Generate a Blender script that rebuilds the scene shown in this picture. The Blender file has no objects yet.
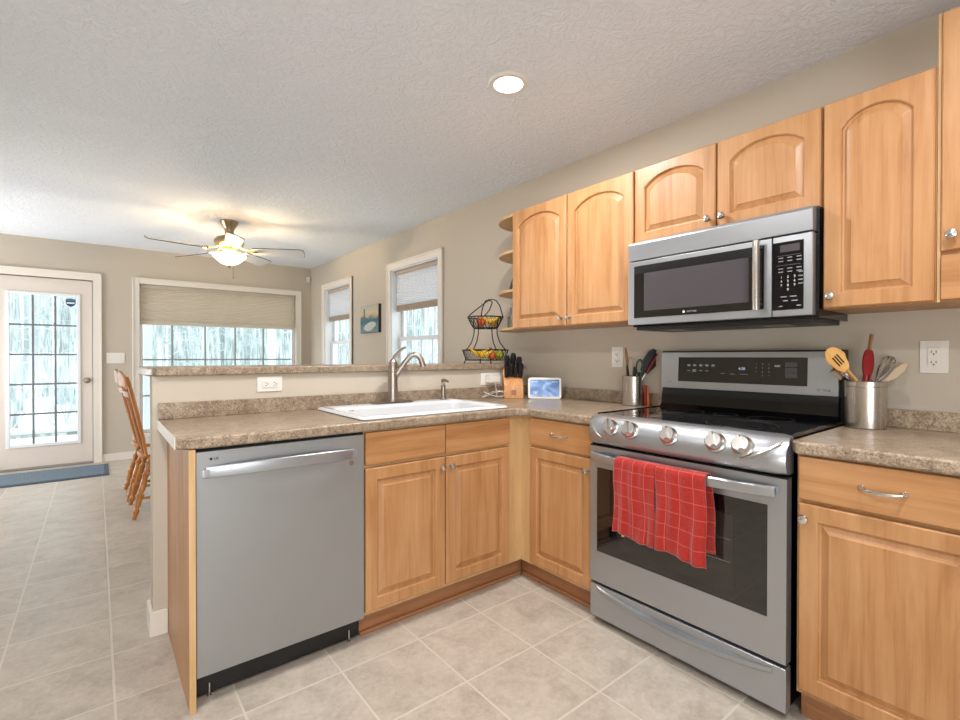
import bpy, bmesh, math, random
from math import sin, cos, pi, radians as R, sqrt, atan2
from mathutils import Vector, Matrix
random.seed(7)
S = bpy.context.scene
COL = S.collection

# ------------------------------------------------------------------ camera, world, lights, exposure
cd = bpy.data.cameras.new('camera'); cam = bpy.data.objects.new('camera', cd); COL.objects.link(cam)
cd.sensor_width = 36; cd.lens = 17.983; cd.clip_start = .02; cd.clip_end = 300
cam.location = (0, 0, 1.1833); cam.rotation_euler = (pi/2 - .0074, -.0008, -.6753)
S.camera = cam
S.view_settings.view_transform = 'Standard'; S.view_settings.look = 'None'
S.view_settings.gamma = 1; S.view_settings.use_curve_mapping = False
S.view_settings.exposure = 0.31
w = bpy.data.worlds.new('overcast_sky'); S.world = w; w.use_nodes = True
w.node_tree.nodes['Background'].inputs[0].default_value = (.92, .965, .98, 1)
w.node_tree.nodes['Background'].inputs[1].default_value = 2.1

W, YF, H = 2.389, 6.823, 2.4254
XL, YB = -2.3, -2.3

def lamp(name, kind, loc, power, size=.14, col=(1, .93, .84), rot=(0, 0, 0), size_y=None):
    d = bpy.data.lights.new(name, kind); d.energy = power; d.color = col
    if kind == 'AREA':
        d.shape = 'RECTANGLE' if size_y else 'DISK'; d.size = size
        if size_y: d.size_y = size_y
    else: d.shadow_soft_size = size
    o = bpy.data.objects.new(name, d); COL.objects.link(o); o.location = loc; o.rotation_euler = rot
    return o
CANS = [(1.467, 1.627), (-.15, 1.35), (1.2, .0), (-.2, -.5)]
for i, (x, y) in enumerate(CANS):
    lamp('can_light', 'AREA', (x, y, H - .02), [17, 15, 15, 12][i], .14, (1, .975, .95))
# daylight-coloured fill lights added out of the frame; the walls there have no openings
lamp('rear_fill', 'AREA', (-1.0, YB + .02, 1.25), 125, 2.4, (.88, .94, 1), (R(118), 0, 0), 1.9)
lamp('side_fill', 'AREA', (XL + .02, 5.85, 1.25), 95, 1.7, (.95, .97, 1), (0, R(-112), 0), 1.6)
lamp('fan_bulb', 'POINT', (.965, 4.906, 2.125), 26, .03, (1, .80, .52))

# ------------------------------------------------------------------ materials
def lin(c):
    c = [int(c[i:i+2], 16)/255 for i in (0, 2, 4)]
    return tuple(((x+.055)/1.055)**2.4 if x > .04045 else x/12.92 for x in c) + (1,)
MATS = {}
def base(name, col, rough=.5, metal=0, spec=.5, **kw):
    m = bpy.data.materials.new(name); m.use_nodes = True; nt = m.node_tree; b = nt.nodes['Principled BSDF']
    if isinstance(col, str): col = lin(col)
    b.inputs['Base Color'].default_value = col; b.inputs['Roughness'].default_value = rough
    b.inputs['Metallic'].default_value = metal; b.inputs['Specular IOR Level'].default_value = spec
    for k, v in kw.items(): b.inputs[k.replace('_', ' ')].default_value = v
    MATS[name] = m
    return m, nt, b
def nd(nt, t, **kw):
    n = nt.nodes.new(t)
    for k, v in kw.items():
        if k.startswith('i_'):
            key = k[2:]; n.inputs[int(key) if key.isdigit() else key.replace('_', ' ')].default_value = v
        else: setattr(n, k, v)
    return n
def coords(nt, scale=(1, 1, 1), rand=False, rot=(0, 0, 0)):
    tc = nd(nt, 'ShaderNodeTexCoord'); mp = nd(nt, 'ShaderNodeMapping')
    mp.inputs['Scale'].default_value = scale; mp.inputs['Rotation'].default_value = rot
    src = tc.outputs['Object']
    if rand:
        oi = nd(nt, 'ShaderNodeObjectInfo'); ml = nd(nt, 'ShaderNodeMath', operation='MULTIPLY'); ml.inputs[1].default_value = 37
        nt.links.new(oi.outputs['Random'], ml.inputs[0])
        va = nd(nt, 'ShaderNodeVectorMath', operation='ADD'); nt.links.new(src, va.inputs[0]); nt.links.new(ml.outputs[0], va.inputs[1]); src = va.outputs[0]
    nt.links.new(src, mp.inputs[0]); return mp.outputs[0]
def noise(nt, vec, scale, detail=4, rough=.55, dist=0):
    n = nd(nt, 'ShaderNodeTexNoise'); n.inputs['Scale'].default_value = scale; n.inputs['Detail'].default_value = detail
    n.inputs['Roughness'].default_value = rough; n.inputs['Distortion'].default_value = dist
    if vec is not None: nt.links.new(vec, n.inputs['Vector'])
    return n.outputs['Fac']
def ramp(nt, fac, stops):
    r = nd(nt, 'ShaderNodeValToRGB'); e = r.color_ramp.elements
    while len(e) < len(stops): e.new(.5)
    for k, (p, c) in zip(e, stops): k.position = p; k.color = lin(c) if isinstance(c, str) else c
    nt.links.new(fac, r.inputs[0]); return r.outputs[0]
def mix(nt, fac, a, b, mode='MIX'):
    m = nd(nt, 'ShaderNodeMix', data_type='RGBA', blend_type=mode)
    for s, v in ((0, fac), (6, a), (7, b)):
        if hasattr(v, 'is_linked') or hasattr(v, 'links'): nt.links.new(v, m.inputs[s])
        else: m.inputs[s].default_value = v
    return m.outputs[2]
def bump(nt, b, h, strength=.2, dist=.002):
    n = nd(nt, 'ShaderNodeBump'); n.inputs['Strength'].default_value = strength; n.inputs['Distance'].default_value = dist
    nt.links.new(h, n.inputs['Height']); nt.links.new(n.outputs[0], b.inputs['Normal'])
def math_(nt, op, a, b=None, c=None):
    n = nd(nt, 'ShaderNodeMath', operation=op)
    for i, v in enumerate((a, b, c)):
        if v is None: continue
        if hasattr(v, 'links'): nt.links.new(v, n.inputs[i])
        else: n.inputs[i].default_value = v
    return n.outputs[0]

def wood(name, c0, c1, c2, axis=2, rough=.45, coat=.12):
    m, nt, b = base(name, c1, rough, Coat_Weight=coat, Coat_Roughness=.22)
    s = [14, 14, 14]; s[axis] = 1.1
    v = coords(nt, s, True)
    n1 = noise(nt, v, 1.6, 6, .6, .6)
    s2 = [110, 110, 110]; s2[axis] = 3
    n2 = noise(nt, coords(nt, s2, True), 1, 3)
    n3 = noise(nt, coords(nt, (2.2, 2.2, 2.2), True), 1.5, 3)
    f = math_(nt, 'ADD', math_(nt, 'MULTIPLY', n1, .55), math_(nt, 'ADD', math_(nt, 'MULTIPLY', n2, .2), math_(nt, 'MULTIPLY', n3, .25)))
    c = ramp(nt, f, [(.36, c0), (.5, c1), (.66, c2)])
    nt.links.new(c, b.inputs['Base Color'])
    return m
wood('maple', 'A16E40', 'B58354', 'C29467')
wood('maple_across', 'A06D3F', 'B48152', 'C19265', axis=0)
wood('maple_groove', 'A9743A', 'B98249', 'C58E54')
wood('maple_pale', 'BE9562', 'CCA675', 'D5B386', rough=.5, coat=.1)
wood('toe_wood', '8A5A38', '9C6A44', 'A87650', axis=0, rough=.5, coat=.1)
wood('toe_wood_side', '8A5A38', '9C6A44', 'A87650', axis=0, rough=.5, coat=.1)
wood('honey_oak', '935519', 'B06D28', 'C4853C', rough=.28, coat=.4)
wood('block_wood', 'B87840', 'CC8E52', 'DDA266', rough=.4, coat=.2)
wood('spoon_wood', 'C98F4C', 'D9A560', 'E3B673', rough=.55, coat=0)

def laminate():
    m, nt, b = base('laminate', '8F7D6B', .3, Coat_Weight=.15, Coat_Roughness=.25)
    v = coords(nt)
    a = noise(nt, v, 150, 3, .7); c = noise(nt, v, 38, 5, .65, .3); d = noise(nt, v, 9, 3)
    f = math_(nt, 'ADD', math_(nt, 'MULTIPLY', a, .50), math_(nt, 'ADD', math_(nt, 'MULTIPLY', c, .35), math_(nt, 'MULTIPLY', d, .15)))
    col = ramp(nt, f, [(.36, '5F4D3E'), (.45, '83705E'), (.52, '9C8A74'), (.60, 'B8A792'), (.68, '907D69')])
    nt.links.new(col, b.inputs['Base Color'])
laminate()

def steel(name, col, rough, axis=0, metal=.85, bs=.08):
    m, nt, b = base(name, col, rough, metal)
    s = [260, 260, 260]; s[axis] = 1.5
    n = noise(nt, coords(nt, s), 1, 2)
    big = noise(nt, coords(nt, (3, 3, 3)), 1, 3, .6, 1.2)
    f = math_(nt, 'ADD', math_(nt, 'MULTIPLY', n, .12), math_(nt, 'MULTIPLY', big, .16))
    nt.links.new(math_(nt, 'ADD', f, rough - .14), b.inputs['Roughness'])
    bump(nt, b, n, bs, .0006)
    return m
steel('steel', 'B2B6BB', .34, 0)
steel('steel_door', 'A6A8A9', .42, 2, .8)
steel('steel_v', 'BDB6AE', .26, 2, .95)
base('nickel', 'B5ABA0', .25, 1); base('nickel_plate', '857B70', .4, .8); base('nickel_dull', 'A59A90', .33, .95); base('chrome', 'D5D3D0', .16, 1); base('satin_chrome', 'CFCCC8', .28, 1)
base('black_gloss', '08080A', .08); base('black_glass', '0B0A0C', .04, Coat_Weight=1, Coat_Roughness=.02)
base('oven_window', '2A2622', .06, Coat_Weight=.6, Coat_Roughness=.03); base('micro_window', '4A464A', .12, Coat_Weight=.5)
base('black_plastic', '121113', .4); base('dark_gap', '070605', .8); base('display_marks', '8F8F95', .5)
base('display_bright', 'C9D2E8', .5, Emission_Color=lin('9FB4E8'), Emission_Strength=.35)
base('white_plastic', 'E4E0D8', .35); base('trim_white', 'E3DBD0', .4); base('vinyl_white', 'E6E8EA', .4); base('door_white', 'D9CFC5', .42)
base('porcelain', 'DBDEE1', .08, Coat_Weight=.6, Coat_Roughness=.04); base('plug_hole', '1C1814', .6)
base('muntin_grey', '6F7274', .5); base('muntin_light', '9A9E9E', .5); base('brass_knob', '8F8272', .3, 1)
base('red_silicone', '8E1219', .35); base('black_rubber', '161417', .45); base('green_plastic', '1F4B33', .35)
base('orange_plastic', 'C9641A', .4); base('cream_plastic', 'D9C3A5', .45); base('wire_black', '1A1414', .4, .3)
base('banana', 'D9AE2E', .5); base('banana_tip', '5C4518', .6); base('mango', 'C95F22', .45); base('lime', '9DA52A', .45)
base('blade_white', 'D8D6D4', .45); base('blade_edge', '5A4636', .5); base('bronze', 'A08A6C', .28, .9)
base('mat_border', '4C5560', .85); base('shield_blue', '14385F', .4); base('shield_white', 'E8EEF2', .4); base('shield_teal', '2A8CA0', .4)
base('canvas_edge', '20242A', .7); base('cable_white', 'D8D4CE', .5); base('snow', (.80, .84, .87, 1), .75); base('post_white', 'DCE2E2', .6)
base('brass', 'C9A24A', .25, .9); base('rack_metal', '8D8983', .3, .9)
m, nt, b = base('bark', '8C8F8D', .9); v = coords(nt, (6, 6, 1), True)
nt.links.new(ramp(nt, noise(nt, v, 2, 4), [(.35, '949E9E'), (.5, 'B9C2C2'), (.62, 'DCE2E3')]), b.inputs['Base Color'])  # trunks coloured pale for the bright haze in front of them
base('snowy_haze_twig', 'C4CCCD', .9)  # snow plus distance haze mixed into one pale twig colour
base('lens_lit', 'FFFFFF', .4, Emission_Color=(1, .97, .92, 1), Emission_Strength=6)
base('bowl_glass_lit', 'FFF4DD', .35, Emission_Color=(1, .86, .62, 1), Emission_Strength=1.7)

# wall paint
m, nt, b = base('wall_paint', 'C4B9A9', .75, spec=.25); bump(nt, b, noise(nt, coords(nt), 260, 2), .06, .001)
# knock-down ceiling
m, nt, b = base('ceiling_texture', 'ECF0F5', .9, spec=.1)
v = coords(nt, (1, 1, 1)); n1 = noise(nt, v, 15, 6, .7, 2.2); n2 = noise(nt, v, 60, 3, .6, .8); nb = noise(nt, v, 2.2, 3)
msk = ramp(nt, n1, [(.42, (0, 0, 0, 1)), (.60, (1, 1, 1, 1))])
hh = math_(nt, 'ADD', msk, math_(nt, 'MULTIPLY', n2, .7))
bump(nt, b, math_(nt, 'MULTIPLY', hh, math_(nt, 'ADD', nb, .2)), .5, .014)
# embossed vinyl tile floor
m, nt, b = base('vinyl_tile', 'BDB2A2', .34, spec=.5)
tc = nd(nt, 'ShaderNodeTexCoord'); sx = nd(nt, 'ShaderNodeSeparateXYZ'); nt.links.new(tc.outputs['Object'], sx.inputs[0])
T = .3345
def edge(out, off):
    q = math_(nt, 'DIVIDE', math_(nt, 'SUBTRACT', out, off), T)
    f = math_(nt, 'FRACT', math_(nt, 'ADD', q, 100.0))
    d = math_(nt, 'MINIMUM', f, math_(nt, 'SUBTRACT', 1.0, f))
    return math_(nt, 'FLOOR', q), d
ix, dx = edge(sx.outputs[0], .045); iy, dy = edge(sx.outputs[1], 1.0505)
dd = math_(nt, 'MINIMUM', dx, dy)
gr = nd(nt, 'ShaderNodeMapRange'); gr.inputs[1].default_value = .008; gr.inputs[2].default_value = .016; nt.links.new(dd, gr.inputs[0])
cx = nd(nt, 'ShaderNodeCombineXYZ'); nt.links.new(ix, cx.inputs[0]); nt.links.new(iy, cx.inputs[1])
wn = nd(nt, 'ShaderNodeTexWhiteNoise'); nt.links.new(cx.outputs[0], wn.inputs[0])
vv = nd(nt, 'ShaderNodeVectorMath', operation='ADD'); nt.links.new(tc.outputs['Object'], vv.inputs[0]); nt.links.new(wn.outputs['Color'], vv.inputs[1])
f1 = noise(nt, vv.outputs[0], 7, 6, .6, .7); f2 = noise(nt, vv.outputs[0], 45, 4, .65, .5)
ff = math_(nt, 'ADD', math_(nt, 'MULTIPLY', f1, .6), math_(nt, 'MULTIPLY', f2, .4))
tcol = ramp(nt, ff, [(.34, 'A1968A'), (.5, 'B7AC9F'), (.64, 'C5BBAE')])
tint = mix(nt, math_(nt, 'MULTIPLY', wn.outputs['Value'], .16), tcol, lin('A79F96'))
col = mix(nt, gr.outputs[0], lin('C8BFB1'), tint)
nt.links.new(col, b.inputs['Base Color'])
bb = math_(nt, 'ADD', math_(nt, 'MULTIPLY', gr.outputs[0], .35), math_(nt, 'MULTIPLY', noise(nt, tc.outputs['Object'], 42, 4, .6, 1.0), .7))
bump(nt, b, bb, .5, .0035)
nt.links.new(math_(nt, 'ADD', .25, math_(nt, 'MULTIPLY', f2, .2)), b.inputs['Roughness'])
# red terry towel with woven windowpane check
m, nt, b = base('towel_red', 'C8342C', .95, spec=.1, Sheen_Weight=.35)
tc = nd(nt, 'ShaderNodeUVMap'); sx = nd(nt, 'ShaderNodeSeparateXYZ'); nt.links.new(tc.outputs[0], sx.inputs[0])
def tl(o):
    f = math_(nt, 'FRACT', math_(nt, 'DIVIDE', o, .052)); return math_(nt, 'LESS_THAN', f, .05)
ln = math_(nt, 'MAXIMUM', tl(sx.outputs[0]), tl(sx.outputs[1]))
tn = noise(nt, coords(nt), 420, 2)
rc = ramp(nt, tn, [(.3, '8C1C19'), (.55, 'AC2F27'), (.75, 'BA3D33')])
nt.links.new(mix(nt, ln, rc, lin('C8584B')), b.inputs['Base Color']); bump(nt, b, math_(nt, 'SUBTRACT', tn, math_(nt, 'MULTIPLY', ln, .8)), .6, .002)
# cellular shades, slightly translucent
def shade(name, col, tr):
    m = bpy.data.materials.new(name); m.use_nodes = True; nt = m.node_tree; nt.nodes.clear()
    o = nd(nt, 'ShaderNodeOutputMaterial'); a = nd(nt, 'ShaderNodeBsdfDiffuse'); t = nd(nt, 'ShaderNodeBsdfTranslucent'); x = nd(nt, 'ShaderNodeMixShader')
    a.inputs[0].default_value = lin(col); t.inputs[0].default_value = lin(col); x.inputs[0].default_value = tr
    nt.links.new(a.outputs[0], x.inputs[1]); nt.links.new(t.outputs[0], x.inputs[2]); nt.links.new(x.outputs[0], o.inputs[0]); MATS[name] = m
shade('shade_beige', 'E6DCCE', .42); shade('shade_white', 'EAEAEC', .4); shade('shade_band', 'CDBCAC', .2)
# thin window glass
def glass(name, tint, refl=.012):
    m = bpy.data.materials.new(name); m.use_nodes = True; nt = m.node_tree; nt.nodes.clear()
    o = nd(nt, 'ShaderNodeOutputMaterial'); t = nd(nt, 'ShaderNodeBsdfTransparent'); g = nd(nt, 'ShaderNodeBsdfGlossy'); x = nd(nt, 'ShaderNodeMixShader')
    t.inputs[0].default_value = tint; g.inputs['Roughness'].default_value = .02; x.inputs[0].default_value = refl
    nt.links.new(t.outputs[0], x.inputs[1]); nt.links.new(g.outputs[0], x.inputs[2]); nt.links.new(x.outputs[0], o.inputs[0]); MATS[name] = m
glass('window_glass', (.95, .98, .98, 1)); glass('jar_glass', (.86, .88, .88, 1), .14)
# blue door mat
m, nt, b = base('mat_blue', '5C7689', .95, spec=.1); n = noise(nt, coords(nt), 160, 3, .7)
nt.links.new(ramp(nt, n, [(.35, '525F6B'), (.6, '7C8A96')]), b.inputs['Base Color']); bump(nt, b, n, .5, .003)
# screen of the smart display
m, nt, b = base('screen_blue', '5D86C8', .45, spec=.2); n = noise(nt, coords(nt, (7, 7, 12)), 1.2, 3, .5, 1.5)
c = ramp(nt, n, [(.35, '5F7FB0'), (.5, '86A4D0'), (.62, 'AFC4E2')]); nt.links.new(c, b.inputs['Base Color']); nt.links.new(c, b.inputs['Emission Color']); b.inputs['Emission Strength'].default_value = .12
# painting: dusk harbour, object coords x 0..w, z 0..h
m, nt, b = base('painted_canvas', '5D7A88', .7)
tc = nd(nt, 'ShaderNodeTexCoord'); sx = nd(nt, 'ShaderNodeSeparateXYZ'); nt.links.new(tc.outputs['Object'], sx.inputs[0])
wv = math_(nt, 'ADD', sx.outputs[2], math_(nt, 'MULTIPLY', math_(nt, 'SUBTRACT', noise(nt, coords(nt, (8, 8, 16)), 1.5, 4), .5), .12))
cc = ramp(nt, math_(nt, 'DIVIDE', wv, .305), [(.05, '6A8288'), (.25, '5F7F8A'), (.40, '3F6273'), (.52, '4D6B78'), (.60, 'BFA68E'), (.74, 'CDB996'), (1, 'A9AFA2')])
ex = math_(nt, 'POWER', math_(nt, 'DIVIDE', math_(nt, 'SUBTRACT', sx.outputs[0], math_(nt, 'ADD', .17, wv)), .13), 2); ez = math_(nt, 'POWER', math_(nt, 'DIVIDE', math_(nt, 'SUBTRACT', sx.outputs[2], .07), .05), 2)
cc = mix(nt, math_(nt, 'LESS_THAN', math_(nt, 'ADD', ex, ez), 1), cc, lin('B9BEB2'))
tw = math_(nt, 'LESS_THAN', math_(nt, 'ABSOLUTE', math_(nt, 'SUBTRACT', sx.outputs[0], .1)), .018); tz = math_(nt, 'LESS_THAN', sx.outputs[2], .27)
cc = mix(nt, math_(nt, 'MULTIPLY', math_(nt, 'MULTIPLY', tw, tz), math_(nt, 'GREATER_THAN', sx.outputs[2], .15)), cc, lin('5E6C60'))
nt.links.new(cc, b.inputs['Base Color'])
M = lambda n: MATS[n]

# ------------------------------------------------------------------ mesh helpers
class B:
    def __init__(s): s.bm = bmesh.new()
    def box(s, x0, y0, z0, x1, y1, z1, bev=0, seg=2):
        x0, x1 = sorted((x0, x1)); y0, y1 = sorted((y0, y1)); z0, z1 = sorted((z0, z1))
        r = bmesh.ops.create_cube(s.bm, size=1, matrix=Matrix.Translation(((x0+x1)/2, (y0+y1)/2, (z0+z1)/2)) @ Matrix.Diagonal((x1-x0, y1-y0, z1-z0, 1)))
        if bev:
            es = list({e for v in r['verts'] for e in v.link_edges})
            bmesh.ops.bevel(s.bm, geom=es, offset=bev, segments=seg, affect='EDGES', profile=.6)
        return s
    def rings(s, rings, cap0=True, cap1=True, closed=True, loop=False):
        vs = [[s.bm.verts.new(p) for p in r] for r in rings]; n = len(vs[0])
        pairs = list(zip(vs, vs[1:])) + ([(vs[-1], vs[0])] if loop else [])
        for a, b in pairs:
            for i in range(n if closed else n - 1):
                j = (i+1) % n
                try: s.bm.faces.new((a[i], a[j], b[j], b[i]))
                except ValueError: pass
        if closed and not loop:
            if cap0: s.bm.faces.new(vs[0][::-1])
            if cap1: s.bm.faces.new(vs[-1])
        return s
    def tube(s, pts, r, n=10, loop=False, flat=None):
        pts = [Vector(p) for p in pts]; k = len(pts); rr = r if isinstance(r, (list, tuple)) else [r]*k
        rings = []; up = None
        for i, p in enumerate(pts):
            if loop: t = pts[(i+1) % k] - pts[i-1]
            else: t = pts[min(i+1, k-1)] - pts[max(i-1, 0)]
            t.normalize()
            if up is None:
                up = Vector((0, 0, 1)) if abs(t.z) < .9 else Vector((1, 0, 0))
            a = t.cross(up); 
            if a.length < 1e-6: a = t.orthogonal()
            a.normalize(); bb = a.cross(t).normalized(); up = bb
            fx, fy = flat if flat else (1, 1)
            rings.append([p + (a*cos(q)*fx + bb*sin(q)*fy)*rr[i] for q in (2*pi*j/n for j in range(n))])
        s.rings(rings, loop=loop); return s
    def cyl(s, p0, p1, r0, r1=None, n=20): return s.tube([p0, p1], [r0, r0 if r1 is None else r1], n)
    def lathe(s, prof, c=(0, 0, 0), n=24, rot=None):
        rings = []
        for r, z in prof:
            ring = [Vector((max(r, 1e-5)*cos(2*pi*j/n), max(r, 1e-5)*sin(2*pi*j/n), z)) for j in range(n)]
            if rot is not None: ring = [rot @ v for v in ring]
            rings.append([v + Vector(c) for v in ring])
        opn = prof[0][0] > 1e-4 and prof[-1][0] > 1e-4
        s.rings(rings, loop=opn); return s
    def prism(s, poly, axis, a, b, bev=0):
        def P(p, t): return {'x': (t, p[0], p[1]), 'y': (p[0], t, p[1]), 'z': (p[0], p[1], t)}[axis]
        n0 = len(s.bm.edges); before = set(s.bm.edges)
        s.rings([[P(p, a) for p in poly], [P(p, b) for p in poly]])
        if bev:
            es = [e for e in s.bm.edges if e not in before]
            bmesh.ops.bevel(s.bm, geom=es, offset=bev, segments=2, affect='EDGES', profile=.6)
        return s
    def ball(s, c, r, sc=(1, 1, 1), n=16, rot=None):
        m = Matrix.Translation(c) @ (rot.to_4x4() if rot else Matrix()) @ Matrix.Diagonal((*sc, 1))
        bmesh.ops.create_uvsphere(s.bm, u_segments=n, v_segments=n//2, radius=r, matrix=m); return s
    def out(s, name, mat, parent=None, ang=35, world=False, recalc=True):
        if recalc: bmesh.ops.recalc_face_normals(s.bm, faces=s.bm.faces)
        me = bpy.data.meshes.new(name); s.bm.to_mesh(me); s.bm.free()
        for p in me.polygons: p.use_smooth = True
        me.set_sharp_from_angle(angle=R(ang))
        me.materials.append(M(mat) if isinstance(mat, str) else mat)
        o = bpy.data.objects.new(name, me); COL.objects.link(o)
        o.modifiers.new('weighted', 'WEIGHTED_NORMAL').keep_sharp = True
        if parent is not None:
            if world:
                rt = parent
                while rt.parent: rt = rt.parent
                me.transform((Matrix.Translation(rt.location) @ rt.rotation_euler.to_matrix().to_4x4()).inverted())
            o.parent = parent
        return o
def thing(name, label, cat, loc=(0, 0, 0), rz=0, group=None):
    o = bpy.data.objects.new(name, None); COL.objects.link(o); o.empty_display_size = .05
    o.location = loc; o.rotation_euler = (0, 0, rz); tag(o, label, cat, group); return o
def tag(o, label, cat, group=None, kind=None):
    if label: o['label'] = label
    if cat: o['category'] = cat
    if group: o['group'] = group
    if kind: o['kind'] = kind
    return o
def struct(o): o['kind'] = 'structure'; return o
def lab(o, l): o['label'] = l; return o
def dup(o, parent=None):
    c = o.copy(); COL.objects.link(c)
    if parent: c.parent = parent
    for ch in list(o.children): dup(ch, c)
    return c
def text(s, size, mat, parent, loc, rot, name='lettering', ext=.0004, align='CENTER', bold=0):
    cu = bpy.data.curves.new(name, 'FONT'); cu.body = s; cu.size = size; cu.extrude = ext; cu.align_x = align; cu.align_y = 'CENTER'; cu.offset = bold
    tmp = bpy.data.objects.new(name, cu); me = bpy.data.meshes.new_from_object(tmp); bpy.data.objects.remove(tmp); me.materials.clear(); me.materials.append(M(mat))
    o = bpy.data.objects.new(name, me); COL.objects.link(o); o.parent = parent; o.location = loc; o.rotation_euler = rot; return o
FRONT = (pi/2, 0, 0)     # text facing local -y
RW = -pi/2               # things on the right-hand (range) wall face -x

# ------------------------------------------------------------------ room shell
def rect_wall(name, axis, c0, c1, a0, a1, z0, z1, holes, mat='wall_paint'):
    b = B()
    def bx(u0, v0, u1, v1):
        if u1-u0 < 1e-4 or v1-v0 < 1e-4: return
        if axis == 'x': b.box(c0, u0, v0, c1, u1, v1)
        else: b.box(u0, c0, v0, u1, c1, v1)
    u = a0
    for (h0, h1, v0, v1) in sorted(holes):
        bx(u, z0, h0, z1); bx(h0, z0, h1, v0); bx(h0, v1, h1, z1); u = h1
    bx(u, z0, a1, z1)
    return struct(b.out(name, mat))
struct(B().box(XL-.2, YB-.2, -.12, W+.2, YF+.2, 0).out('floor', 'vinyl_tile'))
struct(B().box(XL-.2, YB-.2, H, W+.2, YF+.2, H+.12).out('ceiling', 'ceiling_texture'))
WT = .17
DX0, DX1, DZ = -.915, -.025, 2.02          # door opening
BX0, BX1, BZ0, BZ1 = .397, 2.176, .28, 2.025   # big window opening
rect_wall('wall_far', 'y', YF, YF+WT, XL-.2, W+.2, 0, H, [(DX0, DX1, 0, DZ), (BX0, BX1, BZ0, BZ1)])
WIN = [(3.565, 4.448), (5.465, 6.29)]
WZ0, WZ1 = .80, 2.068
rect_wall('wall_right', 'x', W, W+WT, YB-.2, YF, 0, H, [(a, c, WZ0, WZ1) for a, c in WIN])
struct(B().box(XL-.2, YB-.2, 0, XL, YF, H).out('wall_left', 'wall_paint'))
struct(B().box(XL, YB-.2, 0, W, YB, H).out('wall_back', 'wall_paint'))
HY0, HY1, HX, HZ = 2.441, 2.556, .185, 1.098
struct(B().box(HX, HY0, 0, W, HY1, HZ).out('wall_partition', 'wall_paint'))
def baseb(name, pts, hgt=.085, t=.014):
    # pts: list of boxes x0,y0,x1,y1
    b = B()
    for (x0, y0, x1, y1) in pts:
        b.box(x0, y0, 0, x1, y1, hgt, .004)
    return struct(b.out(name, 'trim_white'))
baseb('baseboard_far', [(XL, YF-.014, DX0-.075, YF), (DX1+.078, YF-.014, W, YF)])
baseb('baseboard_right', [(W-.014, HY1, W, YF-.014)])
baseb('baseboard_partition', [(HX-.014, HY0-.006, HX, HY1+.014), (HX, HY1, W-.014, HY1+.014), (HX-.014, HY0-.014, .236, HY0)], .105)
baseb('baseboard_left', [(XL, YB, XL+.014, YF-.014)])

# ---- far window (window_1)
def casing(b, kind, plane, a0, a1, z0, z1, wd=.07, t=.018, bottom=True):
    def bx(u0, v0, u1, v1, tt=t):
        if kind == 'y': b.box(u0, plane-tt, v0, u1, plane, v1, .004)
        else: b.box(plane-tt, u0, v0, plane, u1, v1, .004)
    bx(a0-wd, z0-(wd if bottom else 0), a0, z1+wd); bx(a1, z0-(wd if bottom else 0), a1+wd, z1+wd)
    bx(a0, z1, a1, z1+wd)
    if bottom: bx(a0, z0-wd, a1, z0)
    # raised outer back-band
    for (u0, v0, u1, v1) in ((a0-wd, z0-(wd if bottom else 0), a0-wd+.016, z1+wd), (a1+wd-.016, z0-(wd if bottom else 0), a1+wd, z1+wd), (a0-wd, z1+wd-.016, a1+wd, z1+wd)):
        bx(u0, v0, u1, v1, t+.008)
w1 = bpy.data.objects.new('window_1', None); COL.objects.link(w1); w1.location = (BX0, YF, BZ0); struct(w1)
b = B(); casing(b, 'y', YF, BX0, BX1, BZ0, BZ1); b.out('casing', 'trim_white', w1, world=True)
b = B()
for (x0, z0, x1, z1) in ((BX0, BZ0, BX0+.035, BZ1), (BX1-.035, BZ0, BX1, BZ1), (BX0+.035, BZ0, BX1-.035, BZ0+.04), (BX0+.035, BZ1-.04, BX1-.035, BZ1)):
    b.box(x0, YF+.07, z0, x1, YF+.12, z1, .003)
b.out('window_frame', 'vinyl_white', w1, world=True)
b = B()
for x in (.726, 1.080, 1.425, 1.771): b.box(x-.009, YF+.086, BZ0+.04, x+.009, YF+.104, BZ1-.04)
for z in (.713, 1.142, 1.57): b.box(BX0+.035, YF+.087, z-.009, BX1-.035, YF+.103, z+.009)
b.out('muntins', 'muntin_light', w1, world=True)
B().box(BX0+.03, YF+.093, BZ0+.03, BX1-.03, YF+.097, BZ1-.03).out('pane', 'window_glass', w1, world=True)
def pleats(b, kind, plane, a0, a1, z0, z1, d=.018, n=None):
    n = n or int((z1-z0)/.019); pts = []
    for i in range(n+1):
        z = z0+(z1-z0)*i/n; pts.append((z, 0)); 
        if i < n: pts.append((z+(z1-z0)/n/2, d))
    prof = [(plane-q, z) for z, q in pts] + [(plane+.012+q, z) for z, q in pts[::-1]]
    if kind == 'y': b.rings([[(a0, p, z) for p, z in prof], [(a1, p, z) for p, z in prof]])
    else: b.rings([[(p, a0, z) for p, z in prof], [(p, a1, z) for p, z in prof]])
sh = thing('cellular_shade', 'wide beige pleated shade half lowered over the big far window', 'window shade', (BX0, YF+.02, BZ1))
b = B(); pleats(b, 'y', YF+.035, BX0+.012, BX1-.012, 1.60, BZ1-.012, .010); b.out('pleated_fabric', 'shade_beige', sh, world=True, ang=5)
B().box(BX0+.01, YF+.012, BZ1-.04, BX1-.01, YF+.055, BZ1-.002, .004).out('head_rail', 'shade_beige', sh, world=True)
B().box(BX0+.012, YF+.018, 1.555, BX1-.012, YF+.052, 1.60, .006).out('bottom_rail', 'shade_beige', sh, world=True)

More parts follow.
